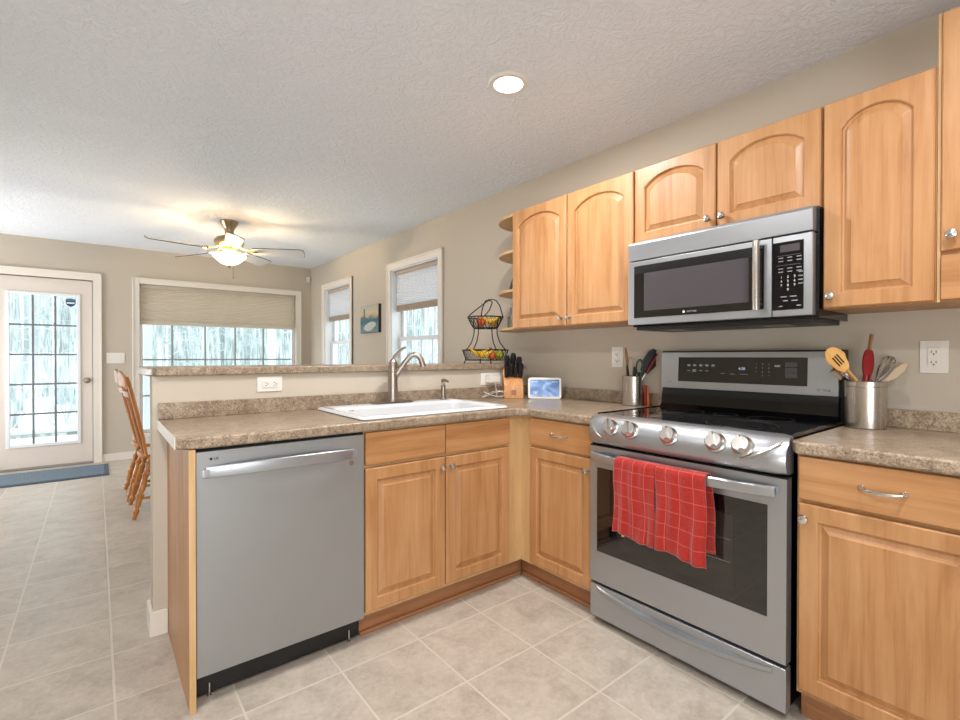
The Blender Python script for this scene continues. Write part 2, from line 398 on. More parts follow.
# ---- two side windows
for k, (a, c) in enumerate(WIN):
    w = bpy.data.objects.new('window_%d' % (k+2), None); COL.objects.link(w); w.location = (W, a, WZ0); struct(w)
    b = B(); casing(b, 'x', W, a, c, WZ0, WZ1); b.out('casing', 'trim_white', w, world=True)
    b = B()
    b.box(W-.001, a, WZ0, W+.17, a+.008, WZ1); b.box(W-.001, c-.008, WZ0, W+.17, c, WZ1); b.box(W-.001, a, WZ1-.008, W+.17, c, WZ1); b.box(W-.04, a-.07, WZ0-.02, W+.17, c+.07, WZ0+.006, .003)
    b.out('jamb_and_sill', 'vinyl_white', w, world=True)
    mid = 1.345
    for nm, x, z0, z1 in (('upper_sash', W+.125, mid, WZ1-.01), ('lower_sash', W+.095, WZ0+.01, mid+.04)):
        b = B(); y0, y1 = a+.01, c-.01
        for (u0, v0, u1, v1) in ((y0, z0, y0+.045, z1), (y1-.045, z0, y1, z1), (y0+.045, z0, y1-.045, z0+.045), (y0+.045, z1-.04, y1-.045, z1)):
            b.box(x-.014, u0, v0, x+.014, u1, v1, .003)
        for q in (.25, .5, .75):
            y = y0+.045+(y1-y0-.09)*q; b.box(x-.006, y-.008, z0+.045, x+.006, y+.008, z1-.04)
        o = b.out(nm, 'vinyl_white', w, world=True)
        B().box(x-.002, y0+.04, z0+.04, x+.002, y1-.04, z1-.035).out('pane', 'window_glass', o, world=True)
    s2 = thing('cellular_shade', ['white pleated shade over the side window nearest the kitchen cabinets', 'white pleated shade over the side window in the dining corner'][k], 'window shade', (W+.05, a, WZ1))
    b = B(); pleats(b, 'x', W+.055, a+.02, c-.02, 1.71, WZ1-.04, .008); b.out('pleated_fabric', 'shade_white', s2, world=True, ang=5)
    B().box(W+.035, a+.015, WZ1-.045, W+.075, c-.015, WZ1-.012, .004).out('head_rail', 'shade_band', s2, world=True)
    b = B(); pleats(b, 'x', W+.055, a+.02, c-.02, 1.645, 1.71, .010, 5); b.out('bottom_stack', 'shade_band', s2, world=True, ang=5)

# ---- glazed door (door_1)
d1 = bpy.data.objects.new('door_1', None); COL.objects.link(d1); d1.location = (DX0, YF, 0); struct(d1)
b = B(); casing(b, 'y', YF, DX0, DX1, 0, DZ, .078, .02, False); b.out('casing', 'trim_white', d1, world=True)
gx0, gx1, gz0, gz1 = -.692, -.162, .262, 1.826
b = B(); y0, y1 = YF+.03, YF+.075; x0, x1 = DX0+.006, DX1-.006
for (u0, v0, u1, v1) in ((x0, .02, gx0, DZ-.01), (gx1, .02, x1, DZ-.01), (gx0, .02, gx1, gz0), (gx0, gz1, gx1, DZ-.01)): b.box(u0, y0, v0, u1, y1, v1)
b.out('door_slab', 'door_white', d1, world=True)
b = B(); b.box(DX1-.02, YF+.076, 0, DX1, YF+.11, DZ).box(DX0, YF+.076, 0, DX0+.02, YF+.11, DZ).box(DX0, YF+.076, DZ-.02, DX1, YF+.11, DZ); b.out('door_stop', 'door_white', d1, world=True)
b = B()
for (u0, v0, u1, v1) in ((gx0-.03, gz0-.03, gx0, gz1+.03), (gx1, gz0-.03, gx1+.03, gz1+.03), (gx0, gz0-.03, gx1, gz0), (gx0, gz1, gx1, gz1+.03)): b.box(u0, y0-.012, v0, u1, y0+.005, v1, .004)
b.out('glazing_bead', 'vinyl_white', d1, world=True)
b = B()
for i in (1, 2): x = gx0+(gx1-gx0)*i/3; b.box(x-.009, y0+.012, gz0, x+.009, y0+.024, gz1)
for i in range(1, 5): z = gz0+(gz1-gz0)*i/5; b.box(gx0, y0+.013, z-.009, gx1, y0+.023, z+.009)
b.out('muntins', 'muntin_grey', d1, world=True)
B().box(gx0-.005, y0+.016, gz0-.005, gx1+.005, y0+.020, gz1+.005).out('pane', 'window_glass', d1, world=True)
b = B(); rt = Matrix.Rotation(pi/2, 3, 'X')
b.lathe([(0, 0), (.032, 0), (.032, .006), (.012, .012), (.012, .035), (.026, .045), (.03, .058), (.022, .07), (0, .072)], (-.078, y0, .917), 24, rt)
b.out('door_knob', 'brass_knob', d1, world=True)
b = B(); b.box(DX0, YF-.01, .0, DX1, YF+.12, .018, .004); b.out('threshold', 'rack_metal', d1, world=True)
b = B()
for z in (.25, 1.05, 1.8): b.box(DX1-.016, YF+.018, z-.045, DX1-.002, YF+.032, z+.045)
# sticker
st = thing('security_sticker', 'small shield-shaped blue sticker in the top right pane of the glazed door', 'sticker', (-.212, y0+.010, 1.765))
def shield(s, y, z0=0): return [(s*x, y, s*z+z0) for x, z in ((-.5, .45), (-.25, .5), (0, .56), (.25, .5), (.5, .45), (.5, -.1), (.38, -.36), (0, -.58), (-.38, -.36), (-.5, -.1))]
B().rings([shield(.098, .003), shield(.098, 0)]).out('white_border', 'shield_white', st)
B().rings([shield(.082, 0), shield(.082, -.0015)]).out('shield_face', 'shield_blue', st)
B().box(-.036, -.0022, .018, .036, -.0012, .034).out('teal_band', 'shield_teal', st)
B().box(-.033, -.003, -.012, .033, -.0022, .004).out('white_band', 'shield_white', st)

# ---- door mat
mt = thing('door_mat', 'flat blue-grey mat on the floor in front of the glazed door', 'door mat', (-.35, 6.33, 0))
B().box(-.62, -.31, 0, .45, .31, .010, .004).out('rubber_border', 'mat_border', mt)
B().box(-.585, -.275, .010, .415, .275, .015, .003).out('mat_pile', 'mat_blue', mt)

# ---- switch plate, outlets, sensor
def plate(name, label, cat, loc, rz, wd, hg, horizontal=False, kind='outlet', n=1):
    t = thing(name, label, cat, loc, rz)
    B().box(-wd/2, -.006, -hg/2, wd/2, 0, hg/2, .003).out('cover_plate', 'white_plastic', t)
    for i in range(n):
        cx = (i-(n-1)/2)*.046
        if kind == 'outlet':
            b = B(); a, c = (.034, .017) if horizontal else (.017, .034)
            b.box(cx-a, -.010, -c, cx+a, -.006, c, .002); f = b.out('receptacle', 'white_plastic', t)
            for s in (-1, 1):
                h = B()
                if horizontal:
                    for q in (-1, 1): h.box(cx+s*.019-.004, -.0112, q*.0065-.001, cx+s*.019+.004, -.0098, q*.0065+.001)
                    h.cyl((cx+s*.019+.009, -.0112, 0), (cx+s*.019+.009, -.0098, 0), .0026, n=10)
                else:
                    for q in (-1, 1): h.box(cx+q*.0065-.001, -.0112, s*.019-.004, cx+q*.0065+.001, -.0098, s*.019+.004)
                    h.cyl((cx, -.0112, s*.019-.009), (cx, -.0098, s*.019-.009), .0026, n=10)
                h.out('socket_pattern', 'plug_hole', f)
        else:
            B().box(cx-.005, -.016, -.008, cx+.005, -.006, .010, .002).out('toggle', 'white_plastic', t)
    return t
plate('light_switch', 'white triple light switch plate on the far wall beside the glazed door', 'light switch', (.175, YF, 1.163), 0, .165, .118, kind='switch', n=3)
plate('wall_outlet', 'white wall outlet above the counter, right of the big steel utensil crock', 'wall outlet', (W, .330, 1.183), RW, .078, .120)
plate('wall_outlet', 'white wall outlet behind the small steel utensil crock', 'wall outlet', (W, 1.690, 1.180), RW, .078, .120)
plate('wall_outlet', 'white sideways outlet on the low wall left of the faucet', 'wall outlet', (.654, HY0, 1.050), 0, .114, .072, True)
po = plate('wall_outlet', 'white double outlet on the low wall behind the knife block with a charger', 'wall outlet', (2.04, HY0, 1.035), 0, .165, .078, True, n=1)
ch = thing('wall_charger', 'white plug charger in the outlet behind the knife block, cable hanging', 'charger', (2.035, HY0-.0125, 1.035))
B().box(-.045, -.05, -.022, .045, 0, .024, .006).out('plug_body', 'white_plastic', ch)
pts = [(.0, -.045, -.018), (.0, -.055, -.06), (-.005, -.07, -.105)]
for i in range(44):
    t = i/43; a = t*2*pi*2.2; pts.append((-.045+.085*sin(a)-.03*t, -.105-.03*cos(a), -.095+.018*sin(a*1.5+1)+.004))
B().tube(pts, .0022, 6).out('charging_cable', 'cable_white', ch)
b = B(); b.box(-.022, -.03, -.038, .022, 0, .038, .006); sn = tag(b.out('motion_sensor', 'white_plastic'), 'small white sensor box high in the far corner of the dining room', 'sensor'); sn.location = (W-.045, YF, 2.283-.02)

# ---- painting
pn = thing('canvas_painting', 'small unframed harbour painting between the two side windows', 'painting', (W, 5.124, 1.444), RW)
B().box(0, -.03, 0, .444, 0, .305, .001).out('stretched_edge', 'canvas_edge', pn)
B().box(.002, -.0325, .002, .442, -.0301, .303).out('painted_canvas', 'painted_canvas', pn)

# ------------------------------------------------------------------ outdoors
struct(B().box(-40, YF+WT, -.6, 60, 70, -.35).box(W+WT, -30, -.6, 60, YF+WT, -.35).out('ground', 'snow'))
b = B(); b.box(-2.6, YF+WT, -.35, 3.2, 9.3, -.16); struct(b.out('deck_snow', 'snow')).name = 'deck_snow'  # snow lying on the deck outside the far wall
for i, (x, lb) in enumerate([(.62, 'white porch post outside the big window, at its left side'), (2.42, 'white porch post outside the big window, at its right side')]):
    t = thing('porch_post', lb, 'post', (x, 8.9, -.16)); B().box(-.055, -.055, 0, .055, .055, 2.75, .004).out('shaft', 'post_white', t)
    B().box(-.08, -.08, 0, .08, .08, .14, .006).out('post_base', 'post_white', t)
rl = thing('deck_bench', 'snow-covered dark bench outside the glazed door', 'bench', (-.62, 8.5, -.16))
b = B(); b.box(-.55, -.17, .30, .55, .17, .34); b.out('seat_board', 'bark', rl)
B().box(-.56, -.18, .34, .56, .18, .40, .025).out('snow_cap', 'snow', rl)
for sx_ in (-.48, .48):
    B().box(sx_-.03, -.15, 0, sx_+.03, .15, .30).out('leg', 'bark', rl)
def make_tree(seed, h, r):
    rnd = random.Random(seed)
    t = thing('bare_tree', 'x', 'tree')
    pts = []; x = y = 0
    for i in range(7):
        pts.append((x, y, h*i/6)); x += rnd.uniform(-.1, .1); y += rnd.uniform(-.1, .1)
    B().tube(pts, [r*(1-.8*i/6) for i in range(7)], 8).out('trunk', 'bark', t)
    b = B()
    for k in range(30):
        z = h*rnd.uniform(.16, .97); i = min(5, int(z/h*6)); f = z/h*6-i; p = Vector(pts[i]).lerp(Vector(pts[i+1]), f)
        a = rnd.uniform(0, 2*pi); L = h*.115*(1.15-z/h)*rnd.uniform(.6, 1.2)
        q = p + Vector((cos(a)*L*.5, sin(a)*L*.5, L*.25)); e = p + Vector((cos(a)*L, sin(a)*L, L*.45+rnd.uniform(-.2, .3)))
        br = r*.22*(1.1-z/h)
        b.tube([p, q, e], [br, br*.6, br*.2], 5)
        for s in range(5):
            g = q.lerp(e, rnd.uniform(.05, 1)); d = Vector((rnd.uniform(-1, 1), rnd.uniform(-1, 1), rnd.uniform(-.3, .8)))*L*.35
            b.tube([g, g+d*.5, g+d+Vector((0, 0, -.05))], [br*.35, br*.25, br*.1], 4)
    b.out('branches', 'snowy_haze_twig', t)
    return t
protos = [make_tree(3, 9, .13), make_tree(11, 11, .17), make_tree(29, 7, .09)]
rt_ = random.Random(5); placed = []; used = [False]*3
ZONES = [('bare haze-coloured tree in the snowy woods seen through the glazed door', 'trees behind the glazed door', 16, lambda: (lambda y: (y*rt_.uniform(-.135, -.01), y))(rt_.uniform(13, 34))),
         ('bare haze-coloured tree in the woods seen through the big far window', 'trees behind the big window', 44, lambda: (lambda y: (y*rt_.uniform(.04, .335), y))(rt_.uniform(12, 34))),
         ('bare haze-coloured tree in the woods seen through the side windows', 'trees behind the side windows', 34, lambda: (lambda y: (y*rt_.uniform(.37, .72), y))(rt_.uniform(9, 30)))]
for lb, gp, n, fn in ZONES:
    for i in range(n):
        k = rt_.randrange(3)
        for _ in range(60):
            x, y = fn()
            if all((x-a)**2+(y-c)**2 > 5.5 for a, c in placed): break
        placed.append((x, y))
        o = protos[k] if not used[k] else dup(protos[k]); used[k] = True
        o.location = (x, y, -.36); o.rotation_euler.z = rt_.uniform(0, 6.28); s = rt_.uniform(.8, 1.3); o.scale = (s, s, s)
        o['label'] = lb; o['group'] = gp
# distant thicket: countless thin stems, haze put into their colour
b = B(); rr = random.Random(9)
for i in range(420):
    a = rr.uniform(-.16, .82); d = rr.uniform(36, 46); x, y = d*sin(a), d*cos(a)
    b.tube([(x, y, -.4), (x+rr.uniform(-.4, .4), y, rr.uniform(7, 13))], [rr.uniform(.07, .2), .03], 4)
tag(b.out('distant_thicket', 'snowy_haze_twig'), 'thin pale stems of the distant snowy thicket', 'thicket', kind='stuff')
b = B()
for i in range(260):
    a = rr.uniform(-.16, .82); d = rr.uniform(11, 30); x, y = d*sin(a), d*cos(a); 
    for s in range(5):
        q = Vector((x, y, -.36)); e = q + Vector((rr.uniform(-.5, .5), rr.uniform(-.5, .5), rr.uniform(.4, 1.5)))
        b.tube([q, q.lerp(e, .6)+Vector((rr.uniform(-.1, .1), 0, .1)), e], [.012, .008, .004], 4)
tag(b.out('undergrowth', 'snowy_haze_twig'), 'haze-coloured low brush scattered over the snow under the trees', 'undergrowth', kind='stuff')

# ------------------------------------------------------------------ ceiling fixtures
rc = thing('recessed_light', 'lit round recessed ceiling light with a white rim over the kitchen', 'ceiling light', (1.467, 1.627, H))
B().lathe([(.066, -.010), (.085, -.010), (.092, -.002), (.092, 0), (.066, 0)], n=40).out('trim_ring', 'white_plastic', rc)
B().lathe([(0, -.006), (.066, -.008), (.066, -.002), (0, -.002)], n=32).out('lens', 'lens_lit', rc)

fx, fy = .965, 4.906
fan = thing('ceiling_fan', 'five-blade ceiling fan with lit glass bowl over the dining area', 'ceiling fan', (fx, fy, H))
B().lathe([(0, 0), (.078, 0), (.078, -.006), (.072, -.02), (.045, -.065), (.038, -.085), (.038, -.135), (0, -.135)], n=32).out('canopy', 'bronze', fan)
mh = B().lathe([(0, -.095), (.05, -.095), (.105, -.115), (.125, -.14), (.125, -.165), (.11, -.185), (.085, -.20), (.06, -.205), (0, -.205)], n=36).out('motor_housing', 'bronze', fan)
b = B(); b.lathe([(0, -.205), (.055, -.205), (.06, -.225), (.045, -.235), (0, -.235)], n=24)
b.out('switch_housing', 'brass', fan)
for k in range(5):
    a = R(-25 + 72*k); ca, sa = cos(a), sin(a)
    def P(r, t, z): return (r*ca - t*sa, r*sa + t*ca, z)
    z0 = -.228; tilt = -.34
    ol = [(.20, -.050), (.30, -.058), (.50, -.066), (.62, -.067), (.648, -.055), (.655, 0), (.648, .055), (.62, .067), (.50, .066), (.30, .058), (.20, .050), (.185, 0)]
    top = [P(r, t, z0+t*tilt+.004) for r, t in ol]; bot = [P(r, t, z0+t*tilt-.004) for r, t in ol]
    bl = B().rings([bot, top]).out('blade', 'blade_white', fan, ang=50)
    oe = [(r*1.004+.002 if r > .6 else r, t*1.03) for r, t in ol]
    b = B(); b.rings([[P(r, t, z0+t*tilt-.0032) for r, t in oe], [P(r, t, z0+t*tilt+.0032) for r, t in oe]]); b.out('edge_band', 'blade_edge', bl)
    b = B(); b.tube([P(.085, 0, -.19), P(.12, .012, -.215), P(.16, -.010, -.222), P(.21, 0, z0-.006)], .009, 8, flat=(1.3, .6))
    b.tube([P(.19, -.03, z0-.008), P(.235, 0, z0-.007), P(.19, .03, z0-.002)], .008, 8); b.out('blade_iron', 'brass', fan)
bp = [(.143, -.262), (.14, -.272), (.128, -.285), (.105, -.310), (.075, -.335), (.04, -.350), (.012, -.355)]
b = B(); n = 48
rg = []
for r, z in bp + [(r-.004, z+.004) for r, z in bp[::-1]]:
    rg.append([((r*(1+.025*cos(12*q)*(r/.143)))*cos(q), (r*(1+.025*cos(12*q)*(r/.143)))*sin(q), z) for q in (2*pi*j/n for j in range(n))])
b.rings(rg, loop=True); b.out('glass_bowl', 'bowl_glass_lit', fan)
for k in range(3):
    a = 2*pi*k/3; B().tube([(.05*cos(a), .05*sin(a), -.225), (.10*cos(a), .10*sin(a), -.235), (.137*cos(a), .137*sin(a), -.262)], .005, 8).out('bowl_arm', 'brass', fan)
B().lathe([(0, -.352), (.014, -.352), (.016, -.36), (.008, -.368), (.010, -.376), (0, -.384)], n=16).out('finial', 'bronze', fan)
B().tube([(.03, 0, -.352), (.032, 0, -.46)], .0016, 6).ball((.032, 0, -.465), .006).out('pull_chain', 'brass', fan)

# ------------------------------------------------------------------ cabinet parts
def panel_door(parent, x0, z0, x1, z1, y=0, arch=0, name='door', st=.050, th=.019, mat='maple', rail=None):
    """raised-panel door, front at y-th, back at y; arch = rise of the arched top rail"""
    w_, h_ = x1-x0, z1-z0; n = 24 if arch else 2; rail = rail or st
    def ring(d, dep, rect=False, out=0):
        L, Rr = x0+(0 if rect else st)+d, x1-(0 if rect else st)-d
        bz = z0+(0 if rect else rail)+d; tz = z1-(0 if rect else rail)-d
        pts = [(L, y-dep, bz), (Rr, y-dep, bz)]
        sh = tz-arch if arch and not rect else tz
        for i in range(n+1):
            t = 1-2*i/n; xx = (L+Rr)/2 + t*(Rr-L)/2
            zz = sh
            if arch and not rect:
                u = min(1, abs(t)/.97); zz = sh + arch*max(0, (1-u*u))**.72
            if rect:
                Li, Ri = x0+st, x1-st
                xx = (Rr if i == 0 else L if i == n else (Li+Ri)/2+t*(Ri-Li)/2)
            pts.append((xx, y-dep, zz))
        return pts
    b = B()
    b.rings([ring(0, 0, True), ring(0, th-.004, True), ring(.004, th, True), ring(0, th), ring(.003, th-.003), ring(.005, th-.011), ring(.010, th-.0125), ring(.014, th-.011), ring(.030, th-.003), ring(.032, th-.0005)])
    return b.out(name, mat, parent, ang=25)
def slab_front(parent, x0, z0, x1, z1, y=0, name='drawer', th=.019):
    return B().box(x0, y-th, z0, x1, y, z1, .005, 3).out(name, 'maple_across', parent)
def knob(parent, x, z, y):
    b = B(); b.lathe([(0, 0), (.009, 0), (.008, .004), (.005, .010), (.006, .014), (.013, .018), (.0155, .023), (.013, .029), (.006, .032), (0, .0325)], (x, y, z), 20, Matrix.Rotation(pi/2, 3, 'X'))
    return b.out('knob', 'chrome', parent)
def pull(parent, x, z, y, L=.096):
    pts = [(x-L/2, y, z), (x-L/2+.004, y-.016, z-.002), (x-L/4, y-.026, z-.004), (x, y-.029, z-.005), (x+L/4, y-.026, z-.004), (x+L/2-.004, y-.016, z-.002), (x+L/2, y, z)]
    b = B(); b.tube(pts, [.0055, .0045, .0055, .006, .0055, .0045, .0055], 10)
    for s in (-1, 1): b.lathe([(0, 0), (.009, 0), (.007, .004), (0, .005)], (x+s*L/2, y, z), 14, Matrix.Rotation(pi/2, 3, 'X'))
    return b.out('pull_handle', 'chrome', parent)
CT = .914; CB = .873
ZD0, ZD1, ZW0, ZW1 = .118, .717, .730, .866

# sink cabinet, local origin at (x, YP) front face
YP, XB = 1.8575, 1.771
sc = thing('sink_cabinet', 'maple base cabinet under the sink with two doors and two false drawers', 'base cabinet', (.866, YP, 0))
wS = XB - .866
b = B(); b.box(0, 0, .10, .018, .56, CB); b.box(.018, 0, .10, wS, .56, .118); b.box(.018, .54, .118, wS, .56, CB)
for (x0, x1, z0, z1) in ((0.018, wS, .86, CB-.001), (0.018, wS, .71, .735), (.018, .035, .118, .86), (.39, .425, .118, .86), (.78, wS, .118, .86)): b.box(x0, (.0012 if z1-z0 < .03 else 0), z0, x1, .019, z1)
b.out('carcass', 'maple_pale', sc)
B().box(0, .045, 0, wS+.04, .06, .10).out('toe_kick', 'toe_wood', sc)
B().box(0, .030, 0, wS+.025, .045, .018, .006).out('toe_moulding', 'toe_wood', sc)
dl = panel_door(sc, .003, ZD0, .4015, ZD1); knob(dl, .378, ZD1-.045, -.019)
dr = panel_door(sc, .4065, ZD0, .806, ZD1); knob(dr, .43, ZD1-.045, -.019)
slab_front(sc, .003, ZW0, .4015, ZW1, name='false_drawer'); slab_front(sc, .4065, ZW0, .806, ZW1, name='false_drawer')

# end panel
ep = thing('end_panel', 'tall maple side panel closing the left end of the peninsula', 'cabinet panel', (.2367, 1.826, 0))
B().box(0, 0, 0, .0175, HY0-1.8265, CB, .002).out('panel_board', 'maple', ep)
B().box(-.001, -.004, 0, .019, 0, CB, .0015).out('edge_strip', 'maple_pale', ep)

# dishwasher
dw = thing('dishwasher', 'stainless steel dishwasher built in under the peninsula counter', 'dishwasher', (.2583, 1.8375, 0))
B().box(.004, .035, .10, .598, .58, .868).out('tub_body', 'black_plastic', dw)
dd_ = B().box(.0, 0, .1005, .602, .034, .862, .004, 3).out('door_panel', 'steel_door', dw)
B().box(.004, .012, .863, .598, .03, .872).out('gap_shade_strip', 'dark_gap', dw)  # near-black strip painting the shade in the gap below the counter
B().box(.004, .05, .012, .598, .07, .10).out('kick_plate', 'black_plastic', dw)
for x in (.045, .555): B().cyl((x, .045, 0), (x, .045, .05), .003, n=10).cyl((x, .045, 0), (x, .045, .006), .007, n=12).out('leveling_foot', 'chrome', dw)
# bowed towel-bar handle
n = 24; rg = []
for i in range(n+1):
    t = i/n; x = .028+.53*t; bow = max(0, sin(pi*t))**.75; yo = -.008-.042*bow
    zt = .806 + .010*bow; zb = zt-.036-.004*bow
    rg.append([(x, yo+.012, zt+.002), (x, yo+.004, zt+.003), (x, yo, zt), (x, yo-.002, (zt+zb)/2), (x, yo+.002, zb+.003), (x, yo+.009, zb), (x, yo+.014, zb+.006), (x, yo+.014, zt-.006)])
B().rings(rg).out('handle', 'steel', dd_)
for x in (.031, .555): B().box(x-.014, -.014, .775, x+.014, .004, .803, .004).out('handle_mount', 'steel', dd_)
lg = B().lathe([(0, 0), (.0048, 0), (.0048, .0006), (0, .0006)], (.045, 0, .835), 24, Matrix.Rotation(pi/2, 3, 'X')); lg.out('round_logo', 'black_plastic', dd_)
text('LG', .0115, 'black_plastic', dd_, (.061, -.0004, .835), FRONT, bold=.0003)
B().lathe([(0, 0), (.010, 0), (.010, .0006), (0, .0006)], (.548, 0, .752), 24, Matrix.Rotation(pi/2, 3, 'X')).out('badge', 'nickel', dd_)

# corner drawer cabinet (range side)
cc_ = thing('drawer_cabinet', 'narrow maple base cabinet left of the range, drawer above one door', 'base cabinet', (XB, 1.8575, 0), RW)
wC = 1.8575-1.372
b = B(); b.box(0.0, .0, .10, .018, .56, CB); b.box(wC-.018, 0, .10, wC, .56, CB); b.box(.018, 0, .10, wC-.018, .56, .118)
for (x0, x1, z0, z1) in ((.018, wC-.018, .86, CB-.001), (.018, wC-.018, .71, .735), (.018, .10, .118, .86)): b.box(x0, (.0012 if z1-z0 < .03 else 0), z0, x1, .019, z1)
b.out('carcass', 'maple_pale', cc_)
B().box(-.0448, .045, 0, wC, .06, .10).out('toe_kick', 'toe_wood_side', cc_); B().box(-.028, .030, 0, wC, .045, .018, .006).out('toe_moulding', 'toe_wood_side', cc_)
x0_ = 1.8575-1.778
d_ = panel_door(cc_, x0_, ZD0, wC-.002, ZD1); knob(d_, wC-.026, ZD1-.055, -.019)
d_ = slab_front(cc_, x0_, ZW0, wC-.002, ZW1); pull(d_, (x0_+wC)/2+.0, .80, -.019)

# right base cabinet
rb = thing('drawer_cabinet', 'maple base cabinet right of the range, drawer with chrome pull above one door', 'base cabinet', (XB, .566, 0), RW)
wR = .46
b = B(); b.box(0, 0, .10, .018, .56, CB); b.box(wR-.018, 0, .10, wR, .56, CB); b.box(.018, 0, .10, wR-.018, .56, .118); b.box(.018, .54, .118, wR-.018, .56, CB)
for (x0, x1, z0, z1) in ((.018, wR-.018, .86, CB-.001), (.018, wR-.018, .71, .735)): b.box(x0, (.0012 if z1-z0 < .03 else 0), z0, x1, .019, z1)
b.out('carcass', 'maple', rb)
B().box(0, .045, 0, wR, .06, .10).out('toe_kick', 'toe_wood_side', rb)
d_ = panel_door(rb, .008, ZD0, wR-.008, ZD1); knob(d_, .028, ZD1-.045, -.019)
d_ = slab_front(rb, .008, ZW0, wR-.008, ZW1); pull(d_, .218, .80, -.019)

# ------------------------------------------------------------------ countertops
def roundrect_edge_counter(name, poly, z0, z1, r, mat, parent=None):
    """extruded polygon with rounded top & bottom edges"""
    b = B(); b.rings([[(x, y, z0) for x, y in poly], [(x, y, z1) for x, y in poly]])
    es = [e for e in b.bm.edges if abs(e.verts[0].co.z-e.verts[1].co.z) < 1e-6]
    bmesh.ops.bevel(b.bm, geom=es, offset=r, segments=4, affect='EDGES', profile=.5)
    return b.out(name, mat, parent, world=parent is not None, ang=40)
ct = thing('countertop', 'L-shaped speckled brown laminate countertop around the white sink, with backsplash', 'countertop', (.2033, 1.8275, CB))
f_ = 1.8275; sx0, sx1, sy0, sy1 = .880, 1.668, 1.885, 2.325
# L shape built as one polygon, with a sink cut-out (outer ring joined to the hole)
b = B()
outer = [(.2033, HY0), (.2033, f_+.032), (.238, f_), (1.70, f_), (1.741, f_-.045), (1.741, 1.370), (W, 1.370), (W, HY0)]
def slab_with_hole(b, outer, hole, z0, z1):
    bm = b.bm
    for z, fl in ((z1, False), (z0, True)):
        vo = [bm.verts.new((x, y, z)) for x, y in outer]; vh = [bm.verts.new((x, y, z)) for x, y in hole]
        eo = [bm.edges.new((vo[i], vo[(i+1) % len(vo)])) for i in range(len(vo))]; eh = [bm.edges.new((vh[i], vh[(i+1) % len(vh)])) for i in range(len(vh))]
        bmesh.ops.triangle_fill(bm, use_beauty=True, edges=eo+eh)
        if z == z1: to, th_ = vo, vh
        else:
            for A, C in ((to, vo), (th_, vh)):
                for i in range(len(A)):
                    j = (i+1) % len(A); bm.faces.new((A[i], A[j], C[j], C[i]))
slab_with_hole(b, outer, [(sx0, sy0), (sx1, sy0), (sx1, sy1), (sx0, sy1)], CB, CT)
bmesh.ops.recalc_face_normals(b.bm, faces=b.bm.faces)
es = [e for e in b.bm.edges if len(e.link_faces) == 2 and abs(e.verts[0].co.z-e.verts[1].co.z) < 1e-6 and e.calc_face_angle() > .5 and not (sx0-.01 < e.verts[0].co.x < sx1+.01 and sy0-.01 < e.verts[0].co.y < sy1+.01)]
es = [e for e in es if not (e.verts[0].co.x < .21 and e.verts[1].co.x < .21)]
bmesh.ops.bevel(b.bm, geom=es, offset=.010, segments=4, affect='EDGES', profile=.5)
b.out('slab', 'laminate', ct, world=True)
b = B(); b.box(.2033, 2.4219, CT, W-.019, HY0, .984, .004); b.box(W-.019, 1.370, CT, W, 2.4219+.019, .984, .004)
b.out('backsplash', 'laminate', ct, world=True)
lab(B().box(.2010, f_+.034, CB+.001, .2035, HY0-.001, CT-.001).out('end_strip', 'white_plastic', ct, world=True), 'glossy pale end strip')
c2 = thing('countertop', 'short speckled brown laminate countertop right of the range, with backsplash', 'countertop', (1.741, .574, CB))
roundrect_edge_counter('slab', [(1.741, .10), (W, .10), (W, .582), (1.765, .582), (1.741, .562)], CB, CT, .010, 'laminate', c2)
B().box(W-.019, .10, CT, W, .582, .984, .004).out('backsplash', 'laminate', c2, world=True)
bt = thing('bar_top', 'raised speckled laminate bar top along the low wall behind the sink', 'bar top', (.168, 2.42, 1.098))
roundrect_edge_counter('slab', [(.168, 2.46), (.20, 2.419), (2.325, 2.419), (2.375, 2.47), (W, 2.55), (W, 2.773), (.20, 2.773), (.150, 2.735)], HZ, 1.136, .008, 'laminate', bt)

# ------------------------------------------------------------------ sink and faucet
sk = thing('kitchen_sink', 'white drop-in kitchen sink set in the peninsula counter', 'sink', (1.26, 2.125, CT))
def rr(x0, y0, x1, y1, r, z, n=6):
    p = []
    for cx, cy, a0 in ((x1-r, y0+r, -pi/2), (x1-r, y1-r, 0), (x0+r, y1-r, pi/2), (x0+r, y0+r, pi)):
        for i in range(n+1): a = a0+pi/2*i/n; p.append((cx+r*cos(a), cy+r*sin(a), z))
    return p
X0, Y0, X1, Y1 = .860, 1.855, 1.690, 2.395
B().rings([rr(X0+.006, Y0+.006, X1-.006, Y1-.006, .03, CT), rr(X0, Y0, X1, Y1, .035, CT+.005), rr(X0+.004, Y0+.004, X1-.004, Y1-.004, .033, CT+.013), rr(X0+.016, Y0+.016, X1-.016, Y1-.016, .03, CT+.017), rr(X0+.035, Y0+.035, X1-.035, Y1-.095, .05, CT+.014),
           rr(X0+.045, Y0+.055, X1-.045, Y1-.105, .06, CT-.005), rr(X0+.055, Y0+.068, X1-.055, Y1-.118, .06, CT-.15), rr(X0+.10, Y0+.10, X1-.10, Y1-.16, .05, CT-.185)], cap0=False).out('basin', 'porcelain', sk, world=True, ang=60)
B().lathe([(0, 0), (.042, 0), (.042, .003), (.03, .004), (.02, .001), (0, .001)], (1.26, 2.10, CT-.1845), 24).out('drain', 'chrome', sk, world=True)
B().lathe([(0, 0), (.012, 0), (.012, .0016), (0, .0018)], (.93, 2.12, CT+.0143), 20).out('logo_mark', 'nickel', sk, world=True)
fzb = CT+.018
fa = thing('kitchen_faucet', 'brushed nickel single-lever kitchen faucet behind the sink', 'faucet', (1.264, 2.338, fzb))
